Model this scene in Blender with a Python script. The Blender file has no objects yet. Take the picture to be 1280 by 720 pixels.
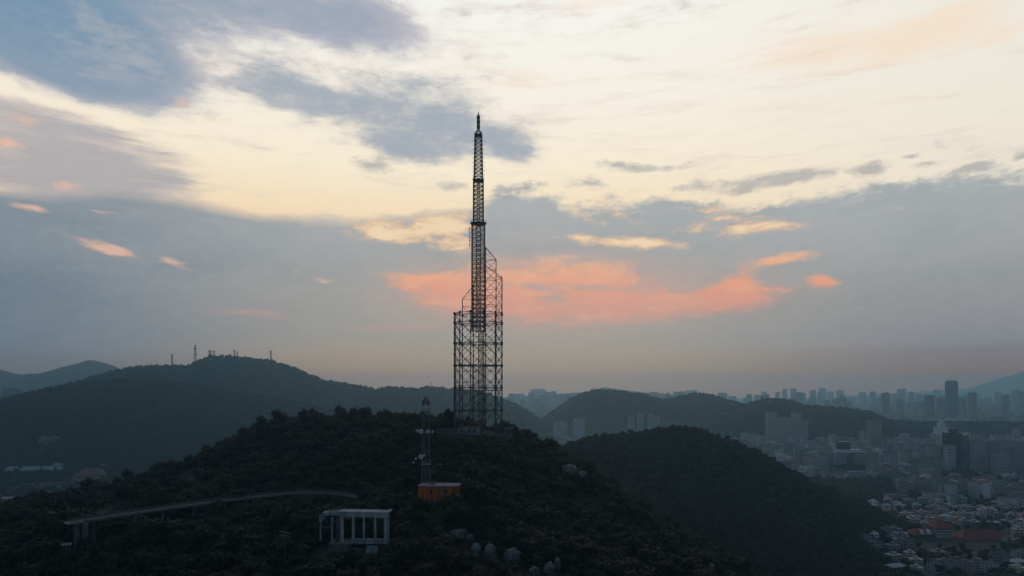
import bpy, bmesh, math, random
import numpy as np
from mathutils import Vector, Matrix
random.seed(7); rng = np.random.default_rng(7)
R = math.radians
S = bpy.context.scene
COL = S.collection

# ------------------------------------------------------------------ camera, world, sun, exposure
F, HY, CZ = 853.333, 485.0, 200.0            # focal length in photo pixels, horizon row, camera height
cam = bpy.data.cameras.new('camera'); cam.lens = 24; cam.sensor_width = 36
cam.shift_y = (HY - 360) / 1280; cam.clip_start = 1; cam.clip_end = 80000
cam_o = bpy.data.objects.new('camera', cam); COL.objects.link(cam_o)
cam_o.location = (0, 0, CZ); cam_o.rotation_euler = (R(90), 0, 0); S.camera = cam_o
S.view_settings.view_transform = 'Standard'; S.view_settings.look = 'None'
S.view_settings.exposure = 0.0; S.view_settings.gamma = 1.0
S.cycles.volume_bounces = 1; S.cycles.max_bounces = 5; S.cycles.diffuse_bounces = 2
S.cycles.transparent_max_bounces = 8

SKY_STRENGTH = 0.085        # Nishita dome behind and above the cloud picture
HAZE_DENSITY = 1.2e-4
SUN_AZ, SUN_EL = 3.0, 5.0
sun = bpy.data.lights.new('sun', 'SUN'); sun.energy = 0.34; sun.angle = R(14); sun.color = (1.0, 0.66, 0.44)
sun_o = bpy.data.objects.new('sun', sun); COL.objects.link(sun_o)
sd = Vector((math.sin(R(SUN_AZ))*math.cos(R(SUN_EL)), math.cos(R(SUN_AZ))*math.cos(R(SUN_EL)), math.sin(R(SUN_EL))))
sun_o.rotation_euler = sd.to_track_quat('Z', 'Y').to_euler(); sun_o.location = (0, 300, 700)

def lin(r, g, b):
    f = lambda c: (c/255/12.92) if c/255 <= .04045 else ((c/255+.055)/1.055)**2.4
    return (f(r), f(g), f(b), 1.0)

class E:                                     # a scalar node socket with arithmetic
    nt = None
    def __init__(self, s): self.s = s
    @staticmethod
    def m(op, a, b=None, c=None, clamp=False):
        n = E.nt.nodes.new('ShaderNodeMath'); n.operation = op; n.use_clamp = clamp
        for i, v in enumerate((a, b, c)):
            if v is None: continue
            if isinstance(v, E): E.nt.links.new(v.s, n.inputs[i])
            else: n.inputs[i].default_value = v
        return E(n.outputs[0])
    def __add__(s, o): return E.m('ADD', s, o)
    __radd__ = __add__
    def __sub__(s, o): return E.m('SUBTRACT', s, o)
    def __rsub__(s, o): return E.m('SUBTRACT', o, s)
    def __mul__(s, o): return E.m('MULTIPLY', s, o)
    __rmul__ = __mul__
    def __truediv__(s, o): return E.m('DIVIDE', s, o)
def sstep(x, lo, hi):
    n = E.nt.nodes.new('ShaderNodeMapRange'); n.interpolation_type = 'SMOOTHSTEP'
    E.nt.links.new(x.s, n.inputs[0]); n.inputs[1].default_value = lo; n.inputs[2].default_value = hi
    return E(n.outputs[0])
def mixc(f, a, b):                           # colour mix; a / b sockets or tuples
    n = E.nt.nodes.new('ShaderNodeMix'); n.data_type = 'RGBA'
    for v, i in ((f, 0), (a, 6), (b, 7)):
        if isinstance(v, E): E.nt.links.new(v.s, n.inputs[i])
        elif hasattr(v, 'is_linked'): E.nt.links.new(v, n.inputs[i])
        else: n.inputs[i].default_value = v
    return n.outputs[2]
def ramp(f, stops):
    n = E.nt.nodes.new('ShaderNodeValToRGB'); cr = n.color_ramp
    while len(cr.elements) > 1: cr.elements.remove(cr.elements[-1])
    for i, (p, c) in enumerate(stops):
        e = cr.elements[0] if i == 0 else cr.elements.new(p)
        e.position = p; e.color = c
    E.nt.links.new(f.s if isinstance(f, E) else f, n.inputs[0]); return n.outputs[0]
def vmad(v, mul, add):
    n = E.nt.nodes.new('ShaderNodeVectorMath'); n.operation = 'MULTIPLY_ADD'
    E.nt.links.new(v, n.inputs[0]); n.inputs[1].default_value = mul
    if hasattr(add, 'is_linked'): E.nt.links.new(add, n.inputs[2])
    else: n.inputs[2].default_value = add
    return n.outputs[0]
def noise(v, scale=1.0, detail=6, rough=.55, lac=2.0, color=False):
    n = E.nt.nodes.new('ShaderNodeTexNoise'); n.inputs['Scale'].default_value = scale
    n.inputs['Detail'].default_value = detail; n.inputs['Roughness'].default_value = rough
    n.inputs['Lacunarity'].default_value = lac
    E.nt.links.new(v, n.inputs['Vector'])
    return n.outputs['Color'] if color else E(n.outputs['Fac'])
def contrast(e, k): return (e-.5)*k + .5
def az_of(px): return math.atan((px - 640)/F)
def el_of(px, py): return math.atan((HY - py)/F*math.cos(az_of(px)))

def build_world():
    w = bpy.data.worlds.new('World'); S.world = w; w.use_nodes = True
    nt = w.node_tree; nt.nodes.clear(); E.nt = nt
    out = nt.nodes.new('ShaderNodeOutputWorld'); bg = nt.nodes.new('ShaderNodeBackground')
    nt.links.new(bg.outputs[0], out.inputs[0])
    tc = nt.nodes.new('ShaderNodeTexCoord'); sep = nt.nodes.new('ShaderNodeSeparateXYZ')
    nt.links.new(tc.outputs['Generated'], sep.inputs[0])
    X, Y, Z = (E(o) for o in sep.outputs)
    u = E.m('ARCTAN2', X, Y); v = E.m('ARCSINE', Z)
    cb = nt.nodes.new('ShaderNodeCombineXYZ'); nt.links.new(u.s, cb.inputs[0]); nt.links.new(v.s, cb.inputs[1])
    P = cb.outputs[0]                                        # (azimuth, elevation)
    w1 = noise(vmad(P, (5, 13, 1), (3.1, 0, 0)), 1, 3, .5, color=True)
    w2 = noise(vmad(P, (24, 60, 1), (0, 7.7, 0)), 1, 8, .68, color=True)
    Q = vmad(w1, (.050, .024, 0), vmad(P, (1, 1, 0), (-.025, -.012, 0)))
    Q = vmad(w2, (.020, .011, 0), vmad(Q, (1, 1, 0), (-.010, -.0055, 0)))
    sq = nt.nodes.new('ShaderNodeSeparateXYZ'); nt.links.new(Q, sq.inputs[0])
    qu, qv = E(sq.outputs[0]), E(sq.outputs[1])
    n_soft = contrast(noise(vmad(Q, (5, 13, 1), (0, 0, 4.0)), 1, 9, .62), 1.5)
    n_fine = contrast(noise(vmad(Q, (14, 46, 1), (1.3, 0, 9.0)), 1, 9, .66), 1.9)
    n_puff = contrast(noise(vmad(Q, (24, 50, 1), (7.3, 2, 3.0)), 1, 9, .66), 2.0)
    n_streak = contrast(noise(vmad(Q, (9, 70, 1), (5.0, 2, 1.0)), 1, 7, .62), 1.5)
    def blob(px, py, w_, h_, rot=0, amp=1.0, src=Q):
        cx, cy = az_of(px), el_of(px, py); w_ = w_/F*math.cos(az_of(px))**2; h_ = h_/F*math.cos(az_of(px))
        if rot:
            n = nt.nodes.new('ShaderNodeMapping'); n.vector_type = 'TEXTURE'
            nt.links.new(src, n.inputs[0]); n.inputs[1].default_value = (cx, cy, 0)
            n.inputs[2].default_value = (0, 0, R(-rot)); n.inputs[3].default_value = (w_, h_, 1); vec = n.outputs[0]
        else: vec = vmad(src, (1/w_, 1/h_, 0), (-cx/w_, -cy/h_, 0))
        g = nt.nodes.new('ShaderNodeTexGradient'); g.gradient_type = 'SPHERICAL'; nt.links.new(vec, g.inputs[0])
        return E(g.outputs['Fac']), amp
    def field(bs, **k):
        acc = None
        for b in bs:
            g, a = blob(*b, **k)
            acc = g*a if acc is None else E.m('MULTIPLY_ADD', g, a, acc)
        return acc
    def curve(x, pts, vmax=.6):
        n = nt.nodes.new('ShaderNodeFloatCurve'); c = n.mapping.curves[0]
        pp = [((az_of(a) + .75)/1.5, el_of(a, b)/vmax) for a, b in pts]
        pp = [(0, pp[0][1])] + pp + [(1, pp[-1][1])]
        c.points[0].location = pp[0]; c.points[1].location = pp[-1]
        for p in pp[1:-1]: c.points.new(*p)
        n.mapping.update()
        nt.links.new(((x + .75)*(1/1.5)).s, n.inputs['Value']); return E(n.outputs[0])*vmax
    # --- the bright veil behind everything
    vv = E.m('MULTIPLY', v, 1/.7, clamp=True)
    base = ramp(vv, [(0, lin(205,170,145)), (.14, lin(228,172,140)), (.27, lin(252,212,166)), (.36, lin(254,229,192)),
                     (.44, lin(255,241,214)), (.56, lin(253,245,230)), (.74, lin(250,249,243)), (1, lin(176,194,218))])
    base = mixc(sstep(u, .12, .68)*.75, base, lin(242,236,222))
    base = mixc(sstep(field([(1030,65,170,42,0,1.0),(1180,30,120,34,-10,1.0),(1250,40,90,26,0,.8),(740,6,120,20,0,.7),(650,100,90,30,0,.7)])+(n_streak-.5)*.9, .25, .95)*.55, base, lin(253,222,192))
    base = mixc(sstep(n_streak+field([(820,170,420,110,0,.12)]), .52, .78)*.22, base, lin(236,222,204))
    # --- high blue clouds, upper left
    fa = field([(60,20,330,95,8,1.15),(300,6,300,66,4,.95),(130,70,170,62,14,.75),(440,18,150,44,4,.62),(20,75,150,60,0,.60),(110,92,110,40,8,.45)])
    da = fa + (n_soft-.5)*.65 + (n_fine-.5)*.35 + (n_puff-.5)*.35
    ca = ramp(da, [(.16, lin(222,212,208)), (.36, lin(186,182,190)), (.62, lin(150,160,178)), (1.0, lin(110,144,172))])
    ca = mixc(sstep(u, -.58, -.30)*.85, ca, ramp(da, [(.16, lin(226,216,212)), (.5, lin(182,182,192)), (1.0, lin(158,166,184))]))
    ca = mixc(sstep(v, .43, .33)*.6, ca, ramp(da, [(.16, lin(226,216,212)), (.5, lin(180,182,192)), (1.0, lin(150,162,180))]))
    col = mixc(sstep(da, .0, .74)*.95, base, ca)
    fb = field([(330,112,110,46,12,.85),(450,128,170,62,12,.88),(560,150,140,58,14,.78),(640,182,80,26,14,.75),(500,185,60,22,8,.65),(600,95,110,34,0,.55)])
    db = fb*.85 + (n_soft-.5)*.95 + (n_fine-.5)*.55 + (n_puff-.5)*.3
    cbm = ramp(db, [(.16, lin(238,222,206)), (.36, lin(204,197,194)), (.60, lin(174,178,185)), (.95, lin(158,169,182))])
    col = mixc(sstep(db, .04, .85)*.93, col, cbm)
    # --- grey-tan veil at the left
    fc = field([(40,190,250,66,8,1.0),(150,205,190,48,12,.85),(30,150,150,40,0,.45),(60,225,220,40,0,.8)])
    dc = fc + (n_streak-.5)*.9 + (n_soft-.5)*.4
    cc = ramp(n_streak + (fc-.5)*.4, [(.10, lin(246,220,198)), (.42, lin(205,192,187)), (.80, lin(168,166,174))])
    col = mixc(sstep(dc, .02, .85)*.84, col, cc)
    # --- small grey wisps above the banks
    fw = field([(466,203,40,13,-3,1.0),(560,228,30,9,0,.7),(650,238,60,13,0,.7),(780,208,45,11,4,.8),(740,232,45,15,0,.6),(830,210,60,8,0,.7),
                (870,232,60,12,-4,.8),(945,231,75,15,-6,1.0),(1010,224,60,11,-8,.9),(1083,214,40,10,-4,1.1),(1155,206,40,9,0,.8),(1210,211,50,10,0,1.1),
                (1276,198,26,10,0,1.0),(1135,195,24,4,0,.7)])
    col = mixc(sstep(fw*.9 + (n_fine-.5)*.5 + (n_puff-.5)*.7, .16, .75)*sstep(fw, 0, .22)*.88, col, lin(184,180,176))
    # --- the two grey banks and the sky below them
    eD = curve(qu, [(-60,232),(0,236),(60,244),(150,240),(210,248),(300,263),(400,273),(450,274),(500,270),(545,266),(590,262),(640,262),(680,275)])
    tD = (eD - v*.5 - qv*.5)*(1/.020) + (n_fine-.5)*1.2*sstep(u, -.5, -.1)
    eE = curve(qu, [(560,330),(590,262),(612,240),(650,236),(690,246),(720,262),(745,256),(790,250),(850,250),(900,258),(950,259),(1000,250),(1060,238),(1120,228),(1180,222),(1280,214),(1340,214)])
    tE = (eE - qv)*(1/.022) + (n_fine-.5)*1.0 + (n_puff-.5)*1.5
    mD = sstep(tD, -.4, .55); mE = sstep(tE, -.45, .65)
    bank = E.m('MAXIMUM', mD*sstep(u, .03, -.045), mE*sstep(u, -.075, -.03))
    vl = E.m('MULTIPLY', v, 1/.36, clamp=True)
    bl = ramp(vl, [(0, (.30,.14,.08,1)), (.05, (.28,.15,.10,1)), (.09, (.19,.17,.19,1)), (.14, lin(118,127,140)), (.32, lin(116,130,143)), (.55, lin(132,144,153)), (.85, lin(158,162,168))])
    bm = ramp(vl, [(0, (.63,.20,.004,1)), (.048, (.64,.21,.004,1)), (.058, (.63,.26,.02,1)), (.083, (.52,.316,.154,1)), (.139, (.478,.343,.234,1)), (.20, lin(170,160,148)), (.34, lin(168,162,154)), (.52, lin(167,168,167)), (.80, lin(176,180,182))])
    br = ramp(vl, [(0, (.41,.11,.012,1)), (.048, (.41,.12,.015,1)), (.058, (.38,.145,.06,1)), (.083, (.295,.18,.16,1)), (.13, (.27,.207,.207,1)), (.16, lin(146,142,146)), (.36, lin(156,157,157)), (.60, lin(170,174,175)), (.90, lin(178,186,189))])
    cbank = mixc(sstep(u, -.66, -.20), bl, bm); cbank = mixc(sstep(u, .12, .62), cbank, br)
    soft = mixc(sstep(n_soft, .34, .68)*.10, cbank, lin(188,182,178))
    soft = mixc(sstep(n_soft, .60, .30)*.07, soft, lin(96,104,116))
    low = sstep(v, .05, .15)
    cbank = mixc(low, cbank, soft)
    col = mixc(bank, col, cbank)
    # --- cream streaks and gaps in the banks
    fy = field([(800,303,95,11,2,1.1),(935,287,62,14,-4,1.0),(900,274,60,8,0,.7),(905,262,55,8,0,.55),(868,286,45,7,0,.6),(985,284,45,8,0,.6),(735,270,40,12,25,.6),(720,296,70,8,0,.6),(470,290,60,16,8,1.0),(530,290,80,24,4,1.1),(560,275,60,18,0,.8),(576,312,34,18,10,.95),(770,262,50,12,25,.7),(1120,262,60,4,0,.25)])
    dy = fy*.9 + (n_fine-.5)*1.0 + (n_puff-.5)*.8
    cy_ = ramp(dy, [(.2, lin(226,190,165)), (.6, lin(250,206,160)), (.95, lin(253,224,184))])
    col = mixc(sstep(dy, .12, .90)*sstep(fy, 0, .25)*.92, col, cy_)
    # --- the afterglow
    fo = field([(520,350,62,20,6,1.0),(560,372,62,34,0,1.05),(650,350,150,40,0,.85),(740,345,95,26,-3,.85),(700,388,150,32,0,.85),(785,372,90,34,0,.75),(640,385,90,30,0,.5),(840,378,120,30,-6,.85),
                (925,350,75,30,-22,.95),(905,372,80,28,-6,.75),(985,321,52,9,-4,1.0),(1030,350,30,12,10,1.15),(960,372,60,18,-8,.6)])
    fh = field([(672,362,48,7,5,1.0),(745,360,42,6,4,.9),(862,345,42,22,0,1.0),(958,345,44,12,-8,.7),(690,376,40,5,4,.7),(810,335,22,26,20,.6),(590,395,20,8,0,.5)])
    do = fo - fh*.8 + (n_fine-.5)*1.05 + (n_puff-.5)*.6
    warm = ramp(E.m('MULTIPLY', v, 1/.30, clamp=True), [(.26, lin(196,154,140)), (.36, lin(222,154,134)), (.47, lin(246,160,122)), (.56, lin(253,180,130)), (.66, lin(252,200,156))])
    warm = mixc(sstep(n_fine, .45, .95)*.6, warm, lin(252,196,150))
    warm = mixc(sstep(n_puff, .50, .05)*.55, warm, lin(190,158,152))
    col = mixc(sstep(do, .0, 1.12)*sstep(fo, 0, .30)*.92, col, warm)
    fg = field([(640,362,240,80,0,1.0),(800,372,300,70,0,.8)], src=P)
    col = mixc(sstep(fg + (n_soft-.5)*.5, .0, 1.0)*.38, col, lin(226,166,146))
    fl = field([(120,306,48,10,10,1.1),(150,313,34,9,10,.9),(33,257,40,8,3,1.0),(125,262,36,5,0,.5),(212,326,26,7,4,.8),(236,337,26,7,4,.6),(405,348,22,5,0,.9),(372,338,18,5,0,.5),
                (14,183,28,9,-6,1.0),(30,155,40,12,0,.6),(225,122,20,15,0,.5),(85,235,30,9,0,.6)])
    col = mixc(sstep(fl*.95 + (n_fine-.5)*1.15 + (n_puff-.5)*.6, .14, 1.05)*sstep(fl, 0, .25)*.74, col, lin(248,196,168))
    fp = field([(310,393,95,8,2,1.0),(500,410,110,10,0,1.0),(480,300,20,6,0,.2)])
    col = mixc(sstep(fp + (n_fine-.5)*.4, .1, 1.0)*sstep(fp, 0, .3)*.42, col, lin(206,158,150))
    # --- grainy mottling so that no area is flat
    mott = noise(vmad(P, (60, 120, 1), (0, 0, 2)), 1, 4, .6)
    col = mixc(sstep(mott, .40, .72)*.03, col, lin(255,250,242))
    # --- the rest of the dome: Nishita dusk sky
    sky = nt.nodes.new('ShaderNodeTexSky'); sky.sky_type = 'NISHITA'; sky.sun_disc = False
    sky.sun_elevation = R(SUN_EL); sky.sun_rotation = R(SUN_AZ); sky.altitude = 200; sky.dust_density = 2.0
    mul = nt.nodes.new('ShaderNodeVectorMath'); mul.operation = 'SCALE'
    tn = nt.nodes.new('ShaderNodeVectorMath'); tn.operation = 'MULTIPLY'; nt.links.new(sky.outputs[0], tn.inputs[0]); tn.inputs[1].default_value = (.85, 1.0, 1.28)
    nt.links.new(tn.outputs[0], mul.inputs[0]); mul.inputs['Scale'].default_value = SKY_STRENGTH
    front = sstep(E.m('ABSOLUTE', u), 1.05, .74)*sstep(v, .95, .58)
    col = mixc(front, mul.outputs[0], col)
    col = mixc(sstep(v, -.03, -.20), col, lin(52,56,62))     # below the horizon
    nt.links.new(col, bg.inputs[0]); bg.inputs[1].default_value = 1.0
    w.cycles.sampling_method = 'MANUAL'; w.cycles.sample_map_resolution = 1024
build_world()

# ------------------------------------------------------------------ helpers
def at(px, py, Y): return Vector(((px-640)/F*Y, Y, CZ + (HY-py)/F*Y))
def mat(name, c, rough=.8, var=0.0, vscale=.3, stretch=(1,1,1), metal=0.0, c2=None, random_obj=0.0, bump=0.0, coord='Object'):
    m = bpy.data.materials.new(name); m.use_nodes = True; nt = m.node_tree; E.nt = nt
    b = nt.nodes['Principled BSDF']; b.inputs['Roughness'].default_value = rough; b.inputs['Metallic'].default_value = metal
    b.inputs['Specular IOR Level'].default_value = .3
    c = (*c, 1.0); c2 = (*c2, 1.0) if c2 else tuple(x*(1-var) for x in c[:3]) + (1.0,)
    tc = nt.nodes.new('ShaderNodeTexCoord')
    n = noise(vmad(tc.outputs[coord], tuple(s*vscale for s in stretch), (0,0,0)), 1, 5, .6)
    colr = mixc(sstep(n, .36, .64), c, c2)
    if random_obj:
        oi = nt.nodes.new('ShaderNodeObjectInfo'); hs = nt.nodes.new('ShaderNodeHueSaturation')
        nt.links.new(((E(oi.outputs['Random'])-.5)*(2*random_obj) + 1.0).s, hs.inputs['Value'])
        hs.inputs['Saturation'].default_value = 1.0
        nt.links.new(((E(oi.outputs['Random'])*17.3 - E.m('FLOOR', E(oi.outputs['Random'])*17.3) - .5)*.05 + .5).s, hs.inputs['Hue'])
        nt.links.new(colr, hs.inputs['Color']); colr = hs.outputs[0]
    nt.links.new(colr, b.inputs['Base Color'])
    if bump:
        bp = nt.nodes.new('ShaderNodeBump'); bp.inputs['Strength'].default_value = bump; bp.inputs['Distance'].default_value = .3
        nt.links.new(n.s, bp.inputs['Height']); nt.links.new(bp.outputs[0], b.inputs['Normal'])
    return m
class MB:                                   # collects shapes, links them as one mesh object
    def __init__(s): s.v = []; s.f = []; s.mi = []; s.cur = 0
    def add(s, vs, fs):
        o = len(s.v); s.v += [tuple(p) for p in vs]; s.f += [tuple(i+o for i in f) for f in fs]; s.mi += [s.cur]*len(fs)
    def box(s, x0, x1, y0, y1, z0, z1, M=None):
        vs = [Vector(p) for p in ((x0,y0,z0),(x1,y0,z0),(x1,y1,z0),(x0,y1,z0),(x0,y0,z1),(x1,y0,z1),(x1,y1,z1),(x0,y1,z1))]
        if M: vs = [M @ p for p in vs]
        s.add(vs, [(3,2,1,0),(4,5,6,7),(0,1,5,4),(1,2,6,5),(2,3,7,6),(3,0,4,7)])
    def bar(s, a, b, r, r2=None, n=4):
        a = Vector(a); b = Vector(b); d = b - a
        if d.length < 1e-6: return
        q = d.to_track_quat('Z', 'Y'); r2 = r if r2 is None else r2
        ring = [Vector((math.cos(2*math.pi*(k+.5)/n), math.sin(2*math.pi*(k+.5)/n), 0)) for k in range(n)]
        vs = [a + q @ (p*r) for p in ring] + [b + q @ (p*r2) for p in ring]
        s.add(vs, [(k, (k+1) % n, n+(k+1) % n, n+k) for k in range(n)] + [tuple(range(n-1, -1, -1)), tuple(range(n, 2*n))])
    def lathe(s, prof, n=12, M=None, cap=True):
        vs = [Vector((r*math.cos(2*math.pi*k/n), r*math.sin(2*math.pi*k/n), z)) for r, z in prof for k in range(n)]
        if M: vs = [M @ p for p in vs]
        fs = [(i*n+k, i*n+(k+1) % n, (i+1)*n+(k+1) % n, (i+1)*n+k) for i in range(len(prof)-1) for k in range(n)]
        if cap: fs += [tuple(range(n-1, -1, -1)), tuple(range((len(prof)-1)*n, len(prof)*n))]
        s.add(vs, fs)
    def mesh(s, name, mats):
        me = bpy.data.meshes.new(name); me.from_pydata(s.v, [], s.f)
        for m in (mats if isinstance(mats, (list, tuple)) else [mats]): me.materials.append(m)
        if any(s.mi): me.polygons.foreach_set('material_index', s.mi)
        me.update(); return me
    def build(s, name, mats, parent=None, loc=None):
        return link(name, s.mesh(name, mats), parent, loc)
def link(name, me, parent=None, loc=None):
    o = bpy.data.objects.new(name, me); COL.objects.link(o)
    if parent: o.parent = parent
    if loc is not None: o.location = loc
    return o
def tag(o, label=None, cat=None, group=None, kind=None):
    if label: o['label'] = label
    if cat: o['category'] = cat
    if group: o['group'] = group
    if kind: o['kind'] = kind
    return o
def thing(name, label, cat, loc=(0,0,0), rz=0, group=None):
    o = bpy.data.objects.new(name, None); COL.objects.link(o); o.empty_display_size = .5
    o.location = loc; o.rotation_euler = (0, 0, rz); return tag(o, label, cat, group)
def dup(root, loc, rz=0, sc=(1,1,1), label=None, group=None):
    r = root.copy(); COL.objects.link(r); r.location = loc; r.rotation_euler = (0, 0, rz); r.scale = sc
    if label: r['label'] = label
    if group: r['group'] = group
    for ch in root.children:
        c = ch.copy(); COL.objects.link(c); c.parent = r
        for g in ch.children:
            d = g.copy(); COL.objects.link(d); d.parent = c
    return r
def fbm2(x, y, seed=0, octv=5, lac=2.0, gain=.5):   # value noise on arrays
    def h(i, j, s):
        n = (i*374761393 + j*668265263 + s*982451653) & 0x7fffffff
        n = ((n ^ (n >> 13))*1274126177) & 0x7fffffff
        return ((n ^ (n >> 16)) & 0xffff)/65535.0
    t = np.zeros_like(x, dtype=float); a = .5
    for o in range(octv):
        xi = np.floor(x).astype(np.int64); yi = np.floor(y).astype(np.int64); fx = x-xi; fy = y-yi
        fx = fx*fx*(3-2*fx); fy = fy*fy*(3-2*fy); s = seed+o*17
        t += a*((h(xi,yi,s)*(1-fx)+h(xi+1,yi,s)*fx)*(1-fy)+(h(xi,yi+1,s)*(1-fx)+h(xi+1,yi+1,s)*fx)*fy - .5)
        x = x*lac+13.7; y = y*lac+7.3; a *= gain
    return t

# ------------------------------------------------------------------ materials
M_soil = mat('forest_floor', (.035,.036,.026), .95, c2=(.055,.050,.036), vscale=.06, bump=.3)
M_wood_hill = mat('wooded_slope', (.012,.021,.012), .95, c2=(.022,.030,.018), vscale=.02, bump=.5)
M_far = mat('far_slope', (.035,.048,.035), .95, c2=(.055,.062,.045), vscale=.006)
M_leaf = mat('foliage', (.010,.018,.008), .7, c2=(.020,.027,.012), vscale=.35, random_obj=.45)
M_bark = mat('bark', (.075,.06,.045), .9, var=.4, vscale=3)
M_steel = mat('galvanised_steel', (.13,.135,.145), .55, var=.25, vscale=.5)
M_steel_dark = mat('dark_steel', (.12,.12,.13), .6, c2=(.07,.062,.06), vscale=.25)
M_red = mat('red_paint', (.20,.075,.07), .6, var=.25, vscale=.8)
M_white = mat('white_paint', (.72,.73,.74), .6, var=.12, vscale=.8)
M_conc = mat('pale_concrete', (.44,.46,.48), .85, c2=(.24,.25,.26), vscale=.35, stretch=(1,1,.3), bump=.1)
M_conc_dark = mat('grey_concrete', (.15,.15,.155), .9, c2=(.085,.085,.085), vscale=.3, bump=.1)
M_deck = mat('walkway_deck', (.29,.295,.30), .85, var=.3, vscale=.4)
M_orange = mat('orange_wall', (.66,.145,.025), .75, c2=(.30,.075,.03), vscale=.9, stretch=(1,1,.12))
M_roofblue = mat('blue_grey_roof', (.15,.18,.22), .6, var=.25, vscale=.5)
M_rock = mat('weathered_granite', (.30,.285,.27), .9, c2=(.11,.105,.10), vscale=.5, bump=.6)
M_earth = mat('bare_earth', (.42,.23,.15), .95, c2=(.20,.13,.09), vscale=.08, bump=.5)
M_glass = mat('dark_glass', (.02,.03,.04), .15, var=.3, vscale=.05)

# ------------------------------------------------------------------ haze
hb = MB(); hb.box(-14500, 14500, -3500, 14500, -1.0, 450.0)
m = bpy.data.materials.new('haze_air'); m.use_nodes = True; nt = m.node_tree; nt.nodes.clear()
o_ = nt.nodes.new('ShaderNodeOutputMaterial'); pv = nt.nodes.new('ShaderNodeVolumePrincipled')
pv.inputs['Color'].default_value = (.40,.75,1.0,1); pv.inputs['Density'].default_value = HAZE_DENSITY
pv.inputs['Anisotropy'].default_value = .60
nt.links.new(pv.outputs[0], o_.inputs['Volume'])
tag(hb.build('haze', m), 'thin blue grey evening haze in the air', 'haze', kind='stuff')

# ------------------------------------------------------------------ ground and hills
def ground():
    xs = np.concatenate([[-14000,-9000,-6000], np.arange(-3600, 4001, 200), [6000,9000,14000]])
    ys = np.concatenate([[-3000,-1000], np.arange(0, 6001, 200), [8000,11000,14000]])
    mb = MB(); n = len(ys)
    mb.add([(x, y, 0) for x in xs for y in ys], [(i*n+j, (i+1)*n+j, (i+1)*n+j+1, i*n+j+1) for i in range(len(xs)-1) for j in range(n-1)])
    g = mat('city_ground', (.050,.054,.046), .95, c2=(.095,.095,.090), vscale=.012)
    return tag(mb.build('ground', g), kind='structure')
ground()

# near hill: control points (px, py, distance) or (px, None, distance, height)
CP = [(-260,690,330),(-120,664,350),(0,642,362),(60,634,372),(134,617,392),(169,607,402),(200,598,412),(237,588,424),(256,572,430),(300,555,440),(334,537,450),(387,532,452),
 (430,530,446),(480,526,436),(520,530,428),(570,536,420),(600,539,404),(640,546,400),(665,558,400),(690,570,395),(720,590,390),(760,611,384),(800,641,374),(850,672,364),(900,702,354),(950,735,344),(1010,790,330),(1120,900,300),
 (560,541,385),(600,543,385),(640,548,385),(585,538,412),(620,540,412),
 (480,568,350),(420,580,362),(350,585,375),(560,580,340),(640,600,335),(700,638,325),(800,692,295),(640,645,282),(720,690,262),(290,600,380),
 (60,674,252),(85,672,258),(130,676,262),(170,668,268),(230,656,277),(300,643,292),(350,632,306),(380,624,322),(448,624,300),(500,628,290),
 (550,621,280),(530,620,284),(575,618,282),(440,690,228),(400,692,228),(490,686,230),(440,683,238),(610,700,232),(650,705,230),
 (300,695,238),(200,735,215),(100,735,225),(0,722,240),(-100,725,240),(320,735,208),(440,738,204),(540,738,202),(640,742,204),(740,745,212),(850,750,225),(580,690,240),(350,690,236),
 (180,625,345),(80,655,330),(260,612,350),(330,600,350)]
CPW = [(-140,540,110),(-30,530,112),(60,520,100),(160,500,40),(-260,540,55),(-420,480,20),(-420,640,-10),(-150,700,10),(0,680,20),(120,640,0),(260,480,-10),(330,420,-30),
 (-380,200,120),(-250,120,95),(-120,130,98),(0,130,98),(120,140,95),(250,200,60),(330,300,0),(-400,60,60),(0,50,60),(300,60,40)]
# right-hand hill beyond
CP += [(690,568,735),(740,551,760),(790,546,780),(850,537,800),(880,542,815),(920,555,840),(960,573,870),(1000,595,900),(1040,612,950),(1075,626,1000),(1095,642,1040)]
CP += [(720,600,660),(790,590,690),(850,595,720),(920,620,740),(980,650,760),(1030,680,770),(740,650,560),(820,680,560),(900,720,560)]
CPW += [(378,740,-6),(345,680,-3),(445,860,-6),(520,950,-6),(590,1040,-9),(302,600,-2),(60,900,60),(200,960,60),(330,1010,40),(470,1080,20),(590,1200,-10),(430,620,-5),(390,700,5),(480,760,-5),(560,880,-5),(620,1000,-10),(100,1200,0),(350,1250,0),(-60,900,10),(720,700,-40),(760,1200,-40),(-300,900,-10)]
cps = np.array([tuple(at(*c)) for c in CP] + [tuple(c) for c in CPW])
def _solve():
    d = np.linalg.norm(cps[:,None,:2]-cps[None,:,:2], axis=2)
    n = len(cps); A = np.zeros((n+3, n+3)); A[:n,:n] = -d + np.eye(n)*2.0
    A[:n,n] = 1; A[:n,n+1:] = cps[:,:2]/500; A[n:,:n] = A[:n,n:].T
    return np.linalg.solve(A, np.concatenate([cps[:,2], np.zeros(3)]))
_w = _solve()
def hz(x, y):
    x = np.atleast_1d(np.asarray(x, float)); y = np.atleast_1d(np.asarray(y, float)); out = np.empty(len(x))
    for i in range(0, len(x), 20000):
        a, b = x[i:i+20000], y[i:i+20000]
        d = np.hypot(a[:,None]-cps[None,:,0], b[:,None]-cps[None,:,1])
        out[i:i+20000] = -d @ _w[:len(cps)] + _w[-3] + a/500*_w[-2] + b/500*_w[-1]
    return out + fbm2(x/22, y/22, 3, 4)*3.0
def hz1(x, y): return float(hz([x], [y])[0])
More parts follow.
